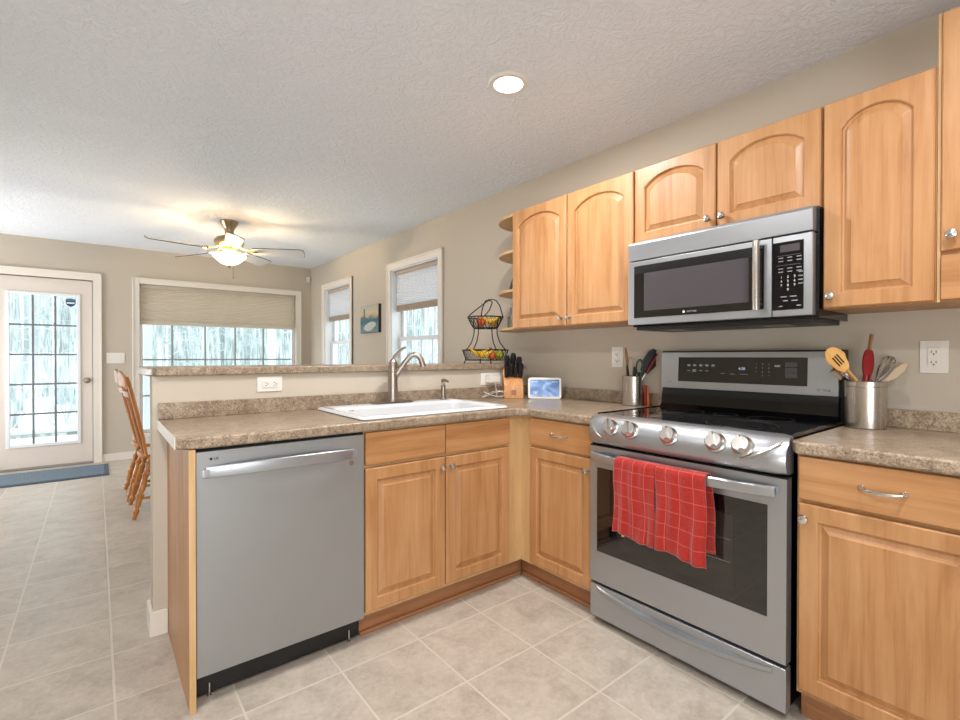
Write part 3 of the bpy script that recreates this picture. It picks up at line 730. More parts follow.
b = B(); b.rings([rr(-.125, -.028, .125, .028, .027, 0), rr(-.125, -.028, .125, .028, .027, .004), rr(-.115, -.02, .115, .02, .019, .008)]); b.out('deck_plate', 'nickel_plate', fa)
B().lathe([(0, .006), (.030, .006), (.029, .014), (.0275, .022), (.0262, .10), (.0262, .165), (.030, .170), (.030, .178), (.0255, .182), (.0255, .215), (.020, .226), (.012, .236), (0, .238)], n=28).out('body', 'nickel_dull', fa)
B().tube([(0, 0, .225), (.008, -.004, .250), (.026, -.010, .272), (.045, -.018, .290), (.066, -.025, .302)], [.013, .011, .0095, .009, .0095], 12, flat=(1.2, .7)).out('lever', 'nickel_dull', fa)
B().tube([(.012, -.006, .145), (.033, -.02, .180), (.056, -.035, .220), (.076, -.05, .250), (.096, -.063, .262), (.114, -.075, .256), (.127, -.084, .235), (.134, -.089, .208), (.136, -.09, .195)], [.017, .0155, .0145, .0145, .0145, .0145, .015, .0165, .016], 14).out('spout', 'nickel_dull', fa)
sd = thing('soap_dispenser', 'small nickel soap dispenser on the sink rim right of the faucet', 'soap dispenser', (1.60, 2.345, fzb))
B().lathe([(0, 0), (.022, 0), (.021, .006), (.014, .012), (.0125, .07), (.015, .074), (.015, .080), (.007, .084), (.007, .105), (0, .105)], n=20).out('pump_base', 'nickel_dull', sd)
B().tube([(0, .008, .106), (0, -.01, .112), (0, -.045, .108), (0, -.052, .100)], [.010, .009, .006, .005], 10).out('pump_spout', 'nickel_dull', sd)

# ------------------------------------------------------------------ range (local: x right from y=1.368, y into wall from x=1.70)
rg_ = thing('electric_range', 'stainless steel electric range with black glass cooktop and two red towels', 'range', (1.731, 1.368, 0), RW)
RWd = 1.368-.584
B().box(.004, .045, .03, RWd-.004, .62, .905).out('body', 'black_gloss', rg_)
for x in (.05, RWd-.05): B().cyl((x, .09, 0), (x, .09, .032), .018, n=14).out('foot', 'black_plastic', rg_)
for x in (.05, RWd-.05): B().cyl((x, .56, 0), (x, .56, .032), .018, n=14).out('foot', 'black_plastic', rg_)
# storage drawer
dwr = B().box(.0, 0, .028, RWd, .045, .172, .006, 3).out('storage_drawer', 'steel', rg_)
n = 24; rgs = []
for i in range(n+1):
    t = i/n; x = .04+(RWd-.08)*t; bow = max(0, sin(pi*t))**.8; zc = .150-.028*bow; yo = -.004-.018*bow
    rgs.append([(x, .002, zc+.016), (x, yo, zc+.012), (x, yo-.004, zc), (x, yo+.002, zc-.010), (x, .002, zc-.008)])
B().rings(rgs).out('drawer_pull', 'steel', dwr)
# oven door with window cut
od = B(); zb, zt = .186, .788; wx0, wx1, wz0, wz1 = .036, RWd-.056, .322, .694
for (x0, z0, x1, z1) in ((0, zb, wx0, zt), (wx1, zb, RWd, zt), (wx0, zb, wx1, wz0), (wx0, wz1, wx1, zt)): od.box(x0, 0, z0, x1, .043, z1)
door = od.out('oven_door', 'steel', rg_)
B().box(wx0, .002, wz0, wx1, .02, wz1).out('glass_border', 'black_glass', door)
lab(B().box(.15, .0008, .365, RWd-.165, .0019, .632).out('viewing_window', 'oven_window', door), 'brownish clear window')
for z in (.46, .54):
    b = B(); b.box(.16, .0002, z, RWd-.175, .0007, z+.003); b.out('rack_bar', 'rack_metal', door)
b = B(); b.box(.0, -.0005, .7875, RWd, .03, .792); b.out('top_gap', 'dark_gap', door)
# handle: bowed bar
HZc = .748; hp = []
for i in range(25):
    t = i/24; x = .022+(RWd-.05)*t; bow = max(0, sin(pi*t))**.6; yo = -.022-.030*bow; zc = HZc-.004*bow
    hp.append([(x, yo+.012, zc+.015), (x, yo+.001, zc+.016), (x, yo-.004, zc+.012), (x, yo-.006, zc-.004), (x, yo-.003, zc-.018), (x, yo+.004, zc-.021), (x, yo+.012, zc-.016)])
hd = B().rings(hp).out('handle', 'steel', door)
for x in (.036, RWd-.042): B().box(x-.014, -.020, HZc-.013, x+.014, .001, HZc+.011, .003).out('handle_mount', 'steel', door)
# control panel with curved profile
prof = [(.0, .800), (-.012, .806), (-.024, .825), (-.027, .850), (-.020, .880), (.000, .905), (.025, .922), (.050, .927), (.060, .926), (.060, .800)]
rgs = []; n = 28
for i in range(n+1):
    t = i/n; x = RWd*t; e = min(t, 1-t); s = 1-.0*e; bow = .010*sin(pi*t); k = min(1, e/.03)**.5
    rgs.append([(x, (y-bow-.0 if y < .05 else y)*(1) + (.016*(1-k) if y < .02 else 0), z-.004*(1-k)*(z > .9)) for y, z in prof])
cp = B().rings(rgs).out('control_panel', 'steel', rg_)
pn_ = Vector((0, -sin(R(50)), cos(R(50))))   # outward normal of the slope
def slope_pt(x, s=0):  # centre of the sloping face
    bow = .010*sin(pi*x/RWd); return Vector((x, -.019-bow, .880))
for yy in (1.241, 1.143, .973, .799, .709):
    x = 1.368-yy; c = slope_pt(x); rot = Vector((0, 0, 1)).rotation_difference(Vector((0, -.86, .51))).to_matrix()
    kb = B().lathe([(0, -.004), (.036, -.004), (.036, .003), (.032, .007), (.030, .022), (.026, .027), (0, .0275)], c, 28, rot).out('burner_knob', 'satin_chrome', rg_)
    g = B(); r2 = rot @ Matrix.Rotation(R(25), 3, 'Z')
    q = [r2 @ Vector(p) + c for p in ((-.010, -.028, .025), (.010, -.028, .025), (.010, .028, .025), (-.010, .028, .025))]; q2 = [r2 @ Vector(p) + c for p in ((-.006, -.025, .040), (.006, -.025, .040), (.006, .025, .040), (-.006, .025, .040))]
    g.rings([q, q2]).out('knob_grip', 'satin_chrome', kb)
# curved creases at both ends of the panel
for sx_, x_, L_ in ((1, .012, .075), (-1, RWd-.012, .125)):
    c = [(x_+sx_*L_*f, y, z) for f, y, z in ((0, -.002, .908), (.12, -.018, .893), (.35, -.028, .872), (.65, -.035, .852), (1, -.035, .836))]
    B().tube(c, [.003, .0045, .005, .0045, .002], 8).out('end_moulding', 'satin_chrome', rg_)
# cooktop
B().box(.006, .055, .905, RWd-.006, .60, .925, .004).out('cooktop_glass', 'black_glass', rg_)
b = B()
for cx, cy, r in ((.20, .20, .105), (.56, .20, .125), (.20, .44, .09), (.57, .45, .085), (.385, .46, .05)):
    m_ = [(cx+r*cos(a), cy+r*sin(a), .9254) for a in (2*pi*j/48 for j in range(48))]; b.tube(m_, .0012, 4, loop=True)
b.out('burner_pattern', 'black_plastic', rg_)
for q in (0, RWd-.006): B().box(q, .05, .915, q+.006, .60, .929, .002).out('cooktop_trim', 'black_gloss', rg_)
# back riser and console
b = B(); b.prism([(.545, .925), (.575, .925), (.62, .93), (.62, 1.04), (.585, 1.04), (.572, 1.0), (.565, .945)], 'x', .012, RWd-.012); b.out('back_riser', 'black_gloss', rg_)
b = B(); b.prism([(.570, 1.024), (.578, 1.205), (.600, 1.205), (.600, 1.024)], 'x', .006, RWd-.012, .003); con = b.out('console', 'steel', rg_)
B().box(0.002, .590, 1.02, RWd, .655, 1.212, .004).out('console_back', 'black_plastic', rg_)
for q in (.002, RWd-.018): B().box(q, .60, .86, q+.016, .655, 1.02).out('back_post', 'black_plastic', rg_)
cyy = lambda z: .570+(z-1.024)/(.181)*.008
gx0_, gx1_ = 1.368-1.268, 1.368-.703
b = B(); b.prism([(cyy(1.060)-.0015, 1.060), (cyy(1.180)-.0015, 1.180), (cyy(1.180)+.001, 1.180), (cyy(1.060)+.001, 1.060)], 'x', gx0_, gx1_); cg = b.out('display_glass', 'black_glass', con)
cs = R(90)-atan2(.008, .181)
def ctext(s, size, x, z, mat='display_marks'): return text(s, size, mat, cg, (x, cyy(z)-.0021, z), (cs, 0, 0), ext=.0002)
ctext('4:38', .017, .405, 1.128, 'display_bright')
for r_ in range(4):
    for c_ in range(3): ctext(['123', '456', '789', '-0+'][r_][c_], .009, .467+c_*.026, 1.150-r_*.017)
b = B()
def mark(x, z, w_, h_): b.box(x-w_/2, cyy(z)-.0024, z-h_/2, x+w_/2, cyy(z)-.0014, z+h_/2)
for i in range(5): mark(.155+i*.030, 1.141, .014, .009)
for i in range(4): mark(.155+i*.030, 1.115, .014, .003)
mark(.183, 1.115, .018, .012); mark(.320, 1.104, .018, .002); mark(.365, 1.103, .018, .002); mark(.415, 1.103, .03, .002); mark(.552, 1.143, .022, .008)
b.out('key_lettering', 'display_marks', cg)
b = B()
for z in (1.149, 1.125, 1.103): b.box(.582, cyy(z)-.0024, z-.010, .628, cyy(z)-.0014, z+.010)
lab(b.out('start_keys', 'micro_window', cg), 'grey rectangular start and stop keys')
text('TC TRUE', .0125, 'black_plastic', con, (.722, cyy(1.045)-.0004, 1.046), (cs, 0, 0), ext=.0002)
text('LG', .011, 'micro_window', con, (.055, cyy(1.06)-.0004, 1.055), (cs, 0, 0), ext=.0002)

# ---- towels
def towel(label, x0, x1, zb_f, zb_b, seed, skew=0):
    t = thing('dish_towel', label, 'towel', (1.731, 1.368, 0), RW, 'red checked towels on the oven handle')
    rnd = random.Random(seed); ph = [rnd.uniform(0, 6) for _ in range(4)]
    nu, path = 26, []
    ztop = HZc+.020; yf, yb = -.064, -.018
    L = 0
    steps = [(yf, zb_f+(ztop-.012-zb_f)*i/26, 1) for i in range(27)] + [(yf+.008, ztop-.004, .3), (yf+.018, ztop, .1), (yb-.014, ztop, .1), (yb-.004, ztop-.006, .3)] + [(yb, ztop-.014-(ztop-.014-zb_b)*i/22, -1) for i in range(1, 23)]
    b = B(); bm = b.bm; uv = bm.loops.layers.uv.new('UVMap'); grid = []; Ls = []; prev = None
    for (y, z, side) in steps:
        if prev: L += sqrt((y-prev[0])**2+(z-prev[1])**2)
        prev = (y, z); Ls.append(L); row = []
        for j in range(nu+1):
            u = j/nu; drop = max(0, (ztop-z))/.3
            bow = .030*max(0, sin(pi*min(1, max(0, (x0+(x1-x0)*u)/RWd))))**.6-.028
            amp = .0035+.006*drop
            wv_ = amp*(sin(u*9+ph[0]+z*6)+.6*sin(u*17+ph[1]-z*9))
            if side == -1: wv_ = min(wv_*.5, .004)
            xx = x0+(x1-x0)*u + skew*drop*(u-.5) + .003*sin(z*25+ph[2]) + (.012 if side == -1 else 0)*drop
            row.append(bm.verts.new((xx, y-bow*(1 if side != -1 else .5)+(-abs(wv_) if side == 1 else wv_*side*-.3), z - (.012*u*drop if side == 1 else 0) + .004*drop*sin(u*7+ph[3]))))
        grid.append(row)
    for i in range(len(grid)-1):
        for j in range(nu):
            f = bm.faces.new((grid[i][j], grid[i][j+1], grid[i+1][j+1], grid[i+1][j]))
            for lp, (a, c) in zip(f.loops, ((i, j), (i, j+1), (i+1, j+1), (i+1, j))): lp[uv].uv = (c/nu*(x1-x0)*1.0+.012, Ls[a])
    o = b.out('cloth', 'towel_red', t, ang=80)
    so = o.modifiers.new('thick', 'SOLIDIFY'); so.thickness = .0035; so.offset = 0
    return o, t
tw1, tt = towel('shorter red checked dish towel, left one over the oven door handle', 1.368-1.216+.018, 1.368-1.032+.024, .462, .440, 2)
B().box(.20, -.052, .446, .212, -.050, .458).out('care_tag', 'white_plastic', tt)
towel('longer red checked dish towel, right one over the oven door handle', 1.368-1.026+.022, 1.368-.815, .452, .48, 5, .01)

# ------------------------------------------------------------------ microwave
MX = 2.01
mw = thing('microwave_oven', 'stainless steel over-the-range microwave with black control panel', 'microwave', (MX, 1.358, 0), RW)
mwW = 1.358-.587; z0m, z1m = 1.3222, 1.7277
B().box(.0, .035, z0m+.004, mwW-.002, W-MX, z1m).out('body', 'black_gloss', mw)
B().prism([(0, 1.640), (-.004, 1.715), (.004, 1.7277), (.06, 1.7277), (.06, 1.640)], 'x', -.006, mwW-.012, .002).out('vent_panel', 'steel', mw)
xs = 1.358-.731   # split
dz0, dz1 = z0m+.012, 1.634
b = B(); wx0, wx1, wz0, wz1 = .028, xs-.048, 1.366, 1.612
md = B().box(-.006, 0, dz0, xs-.002, .035, dz1, .004).out('door_panel', 'steel', mw)
B().box(wx0, -.003, wz0, wx1+.02, .002, wz1, .002).out('glass_border', 'black_glass', md)
lab(B().box(.082, -.0042, 1.398, wx1-.035, -.003, 1.574).out('viewing_window', 'micro_window', md), 'grey see-through window')
text('MAYTAG', .0105, 'display_marks', md, (.312, -.0034, 1.380), FRONT, ext=.0003, bold=.0003)
B().lathe([(0, 0), (.0055, 0), (.0055, .001), (0, .001)], (.277, -.003, 1.380), 16, Matrix.Rotation(pi/2, 3, 'X')).out('round_logo', 'white_plastic', md)
hx = xs-.042
hb = B().tube([(hx, -.040, 1.362), (hx, -.042, 1.40), (hx, -.043, 1.50), (hx, -.042, 1.60), (hx, -.040, 1.628)], .0125, 16).out('handle', 'steel_v', md)
for z in (1.385, 1.605): B().cyl((hx, 0, z), (hx, -.035, z), .009, n=12).out('handle_post', 'black_plastic', hb)
cpn = B().box(xs+.001, 0, dz0, mwW-.012, .035, dz1, .004).out('control_panel', 'steel', mw)
kp = B().box(xs+.002, -.003, 1.358, mwW-.040, .002, 1.612, .003).out('keypad', 'black_gloss', cpn)
kx0 = xs+.010; kw = mwW-.046-kx0
lab(B().box(kx0+.018, -.004, 1.573, kx0+kw-.006, -.003, 1.600).out('display', 'micro_window', kp), 'grey display window')
b = B()
for r_, cols in ((1.552, 3), (1.540, 3), (1.512, 3), (1.500, 3)):
    for c_ in range(cols): b.box(kx0+.012+c_*.030, -.0038, r_-.0018, kx0+.028+c_*.030, -.003, r_+.0018)
for r_ in (1.495, 1.480, 1.466, 1.452): b.box(kx0+.078, -.0038, r_-.0018, kx0+.092, -.003, r_+.0018)
for (x, z, w_) in ((.03, 1.407, .02), (.062, 1.407, .022), (.036, 1.392, .016), (.066, 1.391, .02), (.02, 1.372, .012), (.08, 1.372, .014)): b.box(kx0+x-w_/2, -.0038, z-.002, kx0+x+w_/2, -.003, z+.002)
b.box(kx0+.006, -.0036, 1.560, kx0+kw-.003, -.003, 1.5606); b.box(kx0+.004, -.0036, 1.524, kx0+kw-.003, -.003, 1.5246)
b.out('key_lettering', 'display_marks', kp)
for r_ in range(4):
    for c_ in range(3):
        s = [['1', '2', '3'], ['4', '5', '6'], ['7', '8', '9'], ['', '0', '']][r_][c_]
        if s: text(s, .0125, 'white_plastic', kp, (kx0+.022+c_*.022, -.0032, 1.480-r_*.0155), FRONT, ext=.0002)
b = B(); b.box(.02, .03, z0m-.012, mwW-.02, W-MX-.03, z0m+.006, .004); ub = b.out('underside_vent', 'black_plastic', mw)
for x in (.12, .55): B().box(x, .10, z0m-.0145, x+.10, .20, z0m-.0115).out('grease_filter', 'rack_metal', ub)

# ------------------------------------------------------------------ wall cabinets
XU = 2.083; ZU, ZT = 1.3554, 2.0994
def wall_cab(label, y_left, y_right, z0, z1, doors, depth=W-XU, knobs=(), arch=.055, rail=.050, x=XU):
    t = thing('wall_cabinet', label, 'wall cabinet', (x, y_left, z0), RW, 'maple wall cabinets')
    w_ = y_left-y_right; h_ = z1-z0
    B().box(0, 0, 0, w_, depth, h_, .001).out('carcass', 'maple', t)
    for (a, c, side) in doors:
        d = panel_door(t, y_left-a+.0015, .004, y_left-c-.0015, h_-.004, arch=arch, rail=rail)
        ww = a-c; kx = (y_left-a+.028) if side == 'l' else (y_left-c-.028)
        knob(d, kx, .046, -.019)
    return t
wall_cab('two-door maple wall cabinet with arched panels above the smart display', 2.254, 1.372, ZU, ZT, [(2.252, 1.804, 'r'), (1.800, 1.374, 'l')])
wall_cab('short two-door maple wall cabinet directly over the microwave', 1.370, .589, 1.729, ZT, [(1.366, .972, 'r'), (.968, .592, 'l')], arch=.05, rail=.045)
wall_cab('tall single-door maple wall cabinet just right of the microwave', .587, .2835, ZU, ZT, [(.585, .2855, 'l')], arch=.05)
tc_ = thing('wall_cabinet', 'taller maple wall cabinet at the far right with a small drawer below its door', 'wall cabinet', (XU, .282, ZU), RW, 'maple wall cabinets')
B().box(0, -.002, 0, .46, W-XU, .905, .001).out('carcass', 'maple', tc_)
B().box(-.0, -.0065, .0, .008, -.002, .905).out('edge_filler', 'maple_pale', tc_)
d = panel_door(tc_, .010, .158, .455, .900, y=-.002, arch=.055); knob(d, .036, .046+.158, -.021)
slab_front(tc_, .010, .006, .455, .146, y=-.002)

# corner shelf unit
cs_ = thing('corner_shelf', 'open quarter-round maple end shelves at the left end of the wall cabinets', 'shelf unit', (W, 2.2545, ZU), RW)
def quarter(z, t=.016):
    D, w_ = .30, .315
    p = [(0, 0)] + [(-w_*max(0, sin(a))**.8, -D*max(0, cos(a))**.8) for a in (pi/2*i/16 for i in range(17))]
    # local x to the right (towards -y world), so the shelf extends to negative x; y negative = into the room
    return [[(x, y, z) for x, y in p], [(x, y, z+t) for x, y in p]]
for z in (0, .245, .497, .728): B().rings(quarter(z)).out('shelf_board', 'maple_pale', cs_, ang=40)
gj = thing('glass_jar', 'clear glass bottle with a cap on the lowest corner shelf', 'jar', (2.255, 2.462, ZU+.016))
B().lathe([(0, 0), (.030, 0), (.033, .006), (.033, .09), (.026, .11), (.016, .125), (.016, .15), (.013, .15), (.013, .126), (.023, .108), (.030, .09), (.030, .008), (0, .008)], n=24).out('glass_body', 'jar_glass', gj)
B().lathe([(0, .15), (.018, .15), (.018, .168), (0, .168)], n=20).out('cap', 'white_plastic', gj)
fr = thing('photo_frame', 'small dark easel frame on the second corner shelf', 'photo frame', (2.25, 2.445, ZU+.261), RW-.5)
B().prism([(-.03, 0), (-.024, 0), (.012, .11), (.006, .11)], 'x', -.05, .03).out('frame_board', 'wire_black', fr)
B().prism([(.03, 0), (.036, 0), (.010, .10), (.005, .10)], 'x', -.02, .0).out('easel_leg', 'wire_black', fr)

# ------------------------------------------------------------------ things on the counters
def crock(label, loc, r, h):
    t = thing('utensil_crock', label, 'utensil holder', loc)
    B().lathe([(0, 0), (r-.004, 0), (r, .004), (r, h-.004), (r+.0015, h), (r-.002, h), (r-.003, h-.004), (r-.003, .006), (0, .006)], n=40).out('cup', 'steel_v', t)
    B().lathe([(r+.0003, h-.022), (r+.001, h-.021), (r+.001, h-.019), (r+.0003, h-.018), (r-.001, h-.018), (r-.001, h-.022)], n=40).out('rim_band', 'nickel', t)
    return t
RC, RC_r, RC_h = Vector((2.278, .505, CT)), .064, .178
crock('large brushed steel utensil crock on the counter right of the range', RC, RC_r, RC_h)
LC, LC_r, LC_h = Vector((2.308, 1.535, CT)), .056, .163
crock('small brushed steel utensil crock on the counter left of the range', LC, LC_r, LC_h)
# view-plane basis near the right crock so lengths/tilts read well: use directions r (image right) and d (away)
r_ = Vector((.780, -.625, 0)); dA = Vector((.625, .780, 0)); up = Vector((0, 0, 1))
def pt(c, a, dd__, z): return c + r_*a + dA*dd__ + up*z
def utensil(name, label, cat, c, a0, z0, a1, z1, d0, d1, build, group=None):
    """thing with local z along the handle; origin at the lower end inside the crock"""
    p0 = pt(c, a0, d0, z0); p1 = pt(c, a1, d1, z1); z = (p1-p0).normalized()
    xx = (r_ - z*r_.dot(z)).normalized(); yy = z.cross(xx)
    t = thing(name, label, cat, p0, 0, group); t.rotation_mode = 'XYZ'
    t.rotation_euler = Matrix((xx, yy, z)).transposed().to_euler(); build(t, (p1-p0).length); return t
def flat_head(b, outline, y, t):
    b.rings([[(x, y-t/2, z) for x, z in outline], [(x, y+t/2, z) for x, z in outline]])
def ell(cx, cz, rx, rz, n=24): return [(cx+rx*cos(2*pi*i/n), cz+rz*sin(2*pi*i/n)) for i in range(n)]
def spoon_slotted(t, L):
    B().tube([(0, 0, 0), (0, 0, L-.10)], [.006, .008], 10, flat=(1.2, .7)).out('handle', 'spoon_wood', t)
    b = B(); n = 20; rx, rz = .036, .056; zc = L-.052
    rings = []
    pts = [(sin(a)*rx*(1 if cos(a) > 0 else .82), zc-cos(a)*-rz) for a in (2*pi*i/n for i in range(n))]
    for s, dy in ((1, -.003), (.9, -.004), (.6, .001), (.2, .003)): rings.append([(x*s, dy, zc+(z-zc)*s) for x, z in pts])
    r2 = [[(x, y+.004, z) for x, y, z in q] for q in rings[::-1]]
    b.rings(rings+r2, cap0=True, cap1=True); o = b.out('bowl', 'spoon_wood', t)
    b = B()
    for x in (-.010, 0, .010): b.box(x-.0018, -.0058, zc-.022, x+.0018, .010, zc+.020)
    b.out('slot_pattern', 'dark_gap', o)
utensil('slotted_spoon', 'light wooden slotted spoon leaning left out of the large steel crock', 'spoon', RC, .05, .07, -.165, .295, -.02, -.03, spoon_slotted)
def ladle_steel(t, L):
    B().tube([(0, 0, 0), (0, 0, L-.03)], .004, 8).out('handle', 'chrome', t)
    B().prism([(-.022, L-.05), (.022, L-.05), (.026, L), (-.026, L)], 'y', -.001, .001).out('blade', 'chrome', t)
utensil('metal_spatula', 'steel spatula tip leaning left behind the wooden slotted spoon', 'spatula', RC, .05, .09, -.120, .230, .0, .0, ladle_steel)
def rod_steel(t, L): B().tube([(0, 0, 0), (0, 0, L)], .0045, 10).out('handle', 'chrome', t); B().ball((0, 0, L), .006).out('end_cap', 'chrome', t)
utensil('steel_utensil', 'thin steel utensil handle between the wooden spoon and the red tongs', 'utensil', RC, .03, .02, -.075, .272, .03, .035, rod_steel)
def tongs(t, L):
    for s in (-1, 1):
        B().tube([(s*.004, s*.006, .0), (s*.012, s*.008, L*.5), (s*.016, s*.008, L-.10)], [.005, .007, .008], 10, flat=(1, .6)).out('arm', 'red_silicone', t)
        B().rings([[(s*.015+x, s*.012-.003, z) for x, z in ell(0, L-.055, .015, .052)], [(s*.015+x, s*.012+.006, z) for x, z in ell(0, L-.055, .014, .050)]]).out('tong_tip', 'red_silicone', t)
utensil('silicone_tongs', 'pair of dark red silicone tongs standing in the large steel crock', 'tongs', RC, -.01, .02, .005, .300, -.01, -.01, tongs)
def rod_wood(t, L): B().tube([(0, 0, 0), (0, 0, L-.05), (0, 0, L)], [.006, .007, .009], 10, flat=(1, .7)).out('handle', 'toe_wood', t)
utensil('wooden_utensil', 'brown wooden handle sticking up behind the red tongs', 'utensil', RC, -.02, .02, .040, .355, .02, .02, rod_wood)
def whisk(t, L):
    B().tube([(0, 0, 0), (0, 0, L-.12)], .006, 10).out('handle', 'chrome', t)
    for k in range(5):
        a = pi*k/5; pts = []
        for i in range(15):
            q = pi*i/14; zz = L-.12+.12*max(0, sin(q))**.9
            s_ = 1 if i < 8 else -1; rad = .022*(sin(min(q, pi-q)*1.9))
            pts.append((s_*max(rad, .001)*cos(a), s_*max(rad, .001)*sin(a), zz))
        B().tube(pts, .0011, 5).out('wire_loop', 'chrome', t)
utensil('wire_whisk', 'steel wire whisk leaning right in the large steel crock', 'whisk', RC, -.045, .02, .110, .270, .01, .015, whisk)
def spoon_cream(t, L):
    B().tube([(0, 0, 0), (0, 0, L-.09)], [.005, .006], 10).out('handle', 'cream_plastic', t)
    pts = [(-.004, L-.10), (.006, L-.105), (.019, L-.07), (.021, L-.03), (.010, L), (-.004, L-.015), (-.010, L-.05)]
    B().prism(pts, 'y', -.004, .004, .001).out('bowl', 'cream_plastic', t)
utensil('rubber_spatula', 'cream-coloured spatula leaning far right in the large steel crock', 'spatula', RC, -.055, .07, .135, .252, -.015, -.02, spoon_cream)

def knife_h(t, L):
    B().tube([(0, 0, 0), (0, 0, L*.55)], .006, 8).out('shaft', 'black_rubber', t); B().tube([(0, 0, L*.45), (0, 0, L*.75), (0, 0, L-.01), (0, 0, L)], [.010, .012, .010, .005], 10, flat=(1, .6)).out('grip', 'black_rubber', t)
utensil('kitchen_utensil', 'thick black handle at the left of the small steel crock', 'utensil', LC, -.02, .02, -.038, .225, -.02, -.02, knife_h)
def red_black(t, L):
    B().tube([(0, 0, 0), (0, 0, L-.10)], .006, 8).out('shaft', 'black_rubber', t); B().tube([(0, 0, L-.11), (0, 0, L-.05), (0, 0, L-.012), (0, 0, L)], [.008, .0115, .009, .003], 10, flat=(1, .6)).out('blade_guard', 'toe_wood', t)
utensil('brown_handled_knife', 'tall dark reddish handle at the back left of the small steel crock', 'utensil', LC, -.01, .02, -.033, .322, .015, .02, red_black)
def green_h(t, L):
    B().tube([(0, 0, 0), (0, 0, L*.7)], .005, 8).out('shaft', 'black_rubber', t)
    lp = [(.017*cos(a), 0, L-.045+.042*sin(a)) for a in (2*pi*i/24 for i in range(24))]; B().tube(lp, .0052, 8, loop=True).out('loop_grip', 'green_plastic', t)
utensil('green_scissors', 'green looped grip among the handles in the small steel crock', 'scissors', LC, .02, .02, .033, .255, -.01, -.02, green_h)
def wire_ut(t, L):
    B().tube([(0, 0, 0), (0, 0, L*.6)], .005, 8).out('shaft', 'chrome', t)
    lp = [(.014*cos(a), 0, L-.055+.055*sin(a)) for a in (2*pi*i/24 for i in range(24))]; B().tube(lp, .002, 6, loop=True).out('wire_head', 'chrome', t)
utensil('wire_masher', 'thin steel loop behind the black handles in the small steel crock', 'utensil', LC, .0, .02, -.005, .265, .02, .03, wire_ut)
def turner(t, L):
    B().tube([(0, 0, 0), (0, 0, L-.10)], [.005, .006], 8).out('shaft', 'black_rubber', t)
    b = B(); pts = [(-.022, L-.14), (.022, L-.14), (.040, L-.08), (.038, L-.01), (.015, L), (-.022, L-.004), (-.036, L-.03), (-.038, L-.09)]
    b.prism(pts, 'y', -.003, .003, .001); b.out('head', 'black_rubber', t)
utensil('black_turner', 'large black nylon turner leaning right out of the small steel crock', 'spatula', LC, -.04, .02, .125, .305, -.01, -.02, turner)
def red_edge(t, L):
    B().tube([(0, 0, 0), (0, 0, L-.12)], .005, 8).out('shaft', 'chrome', t); B().tube([(0, 0, L-.13), (0, 0, L-.06), (0, 0, L)], [.006, .009, .006], 10, flat=(1, .6)).out('grip', 'red_silicone', t)
utensil('red_handled_tool', 'tool with a red grip leaning right beside the black turner', 'utensil', LC, -.035, .02, .120, .285, -.035, -.045, red_edge)
dk = utensil('kitchen_utensil', 'thick black handle upright in the middle of the small steel crock', 'utensil', LC, .0, .02, .0, .215, -.03, -.03, knife_h)
lt = thing('orange_lighter', 'orange lighter standing on the counter right of the small steel crock', 'lighter', (2.345, 1.470, CT))
B().tube([(0, 0, 0), (0, 0, .05), (0, 0, .085), (0, 0, .112)], [.013, .0125, .010, .007], 14, flat=(1, .65)).out('casing', 'orange_plastic', lt)
B().box(-.017, -.006, .005, -.012, .006, .115, .001).out('trigger_strip', 'red_silicone', lt)

# smart display
sm = thing('smart_display', 'white smart display with a blue screen on the counter by the knife block', 'smart display', (2.215, 2.110, CT), R(-44))
tilt = R(12)
def tp(x, y, z): return (x, y*cos(tilt)+z*sin(tilt), z*cos(tilt)-y*sin(tilt)+.003)
def trr(x0, z0, x1, z1, r, y): return [tp(x, y, z) for x, z, _ in [(p[0], p[1], 0) for p in rr(x0, z0, x1, z1, r, 0)]]
B().rings([trr(-.104, .0, .104, .134, .016, .012), trr(-.106, -.001, .106, .136, .018, .006), trr(-.104, .0, .104, .134, .016, 0)]).out('casing', 'white_plastic', sm)
scn = B().rings([trr(-.092, .012, .092, .121, .006, 0), trr(-.092, .012, .092, .121, .006, -.0012)]).out('screen', 'screen_blue', sm)
B().prism([(.012, 0), (.075, 0), (.045, .10), (.030, .12)], 'x', -.07, .07, .004).out('speaker_base', 'micro_window', sm)
ti = R(90)-tilt
text('28°', .026, 'shield_white', scn, tp(-.058, -.0014, .035), (ti, 0, 0), ext=.0002)
b = B(); 
for (x0, x1, z0, z1) in ((-.083, -.045, .105, .108), (.045, .082, .105, .108), (-.084, -.03, .0195, .0205)): b.rings([[tp(x0, -.0014, z0), tp(x1, -.0014, z0), tp(x1, -.0014, z1), tp(x0, -.0014, z1)], [tp(x0, -.0018, z0), tp(x1, -.0018, z0), tp(x1, -.0018, z1), tp(x0, -.0018, z1)]])
b.out('screen_lettering', 'shield_white', scn)

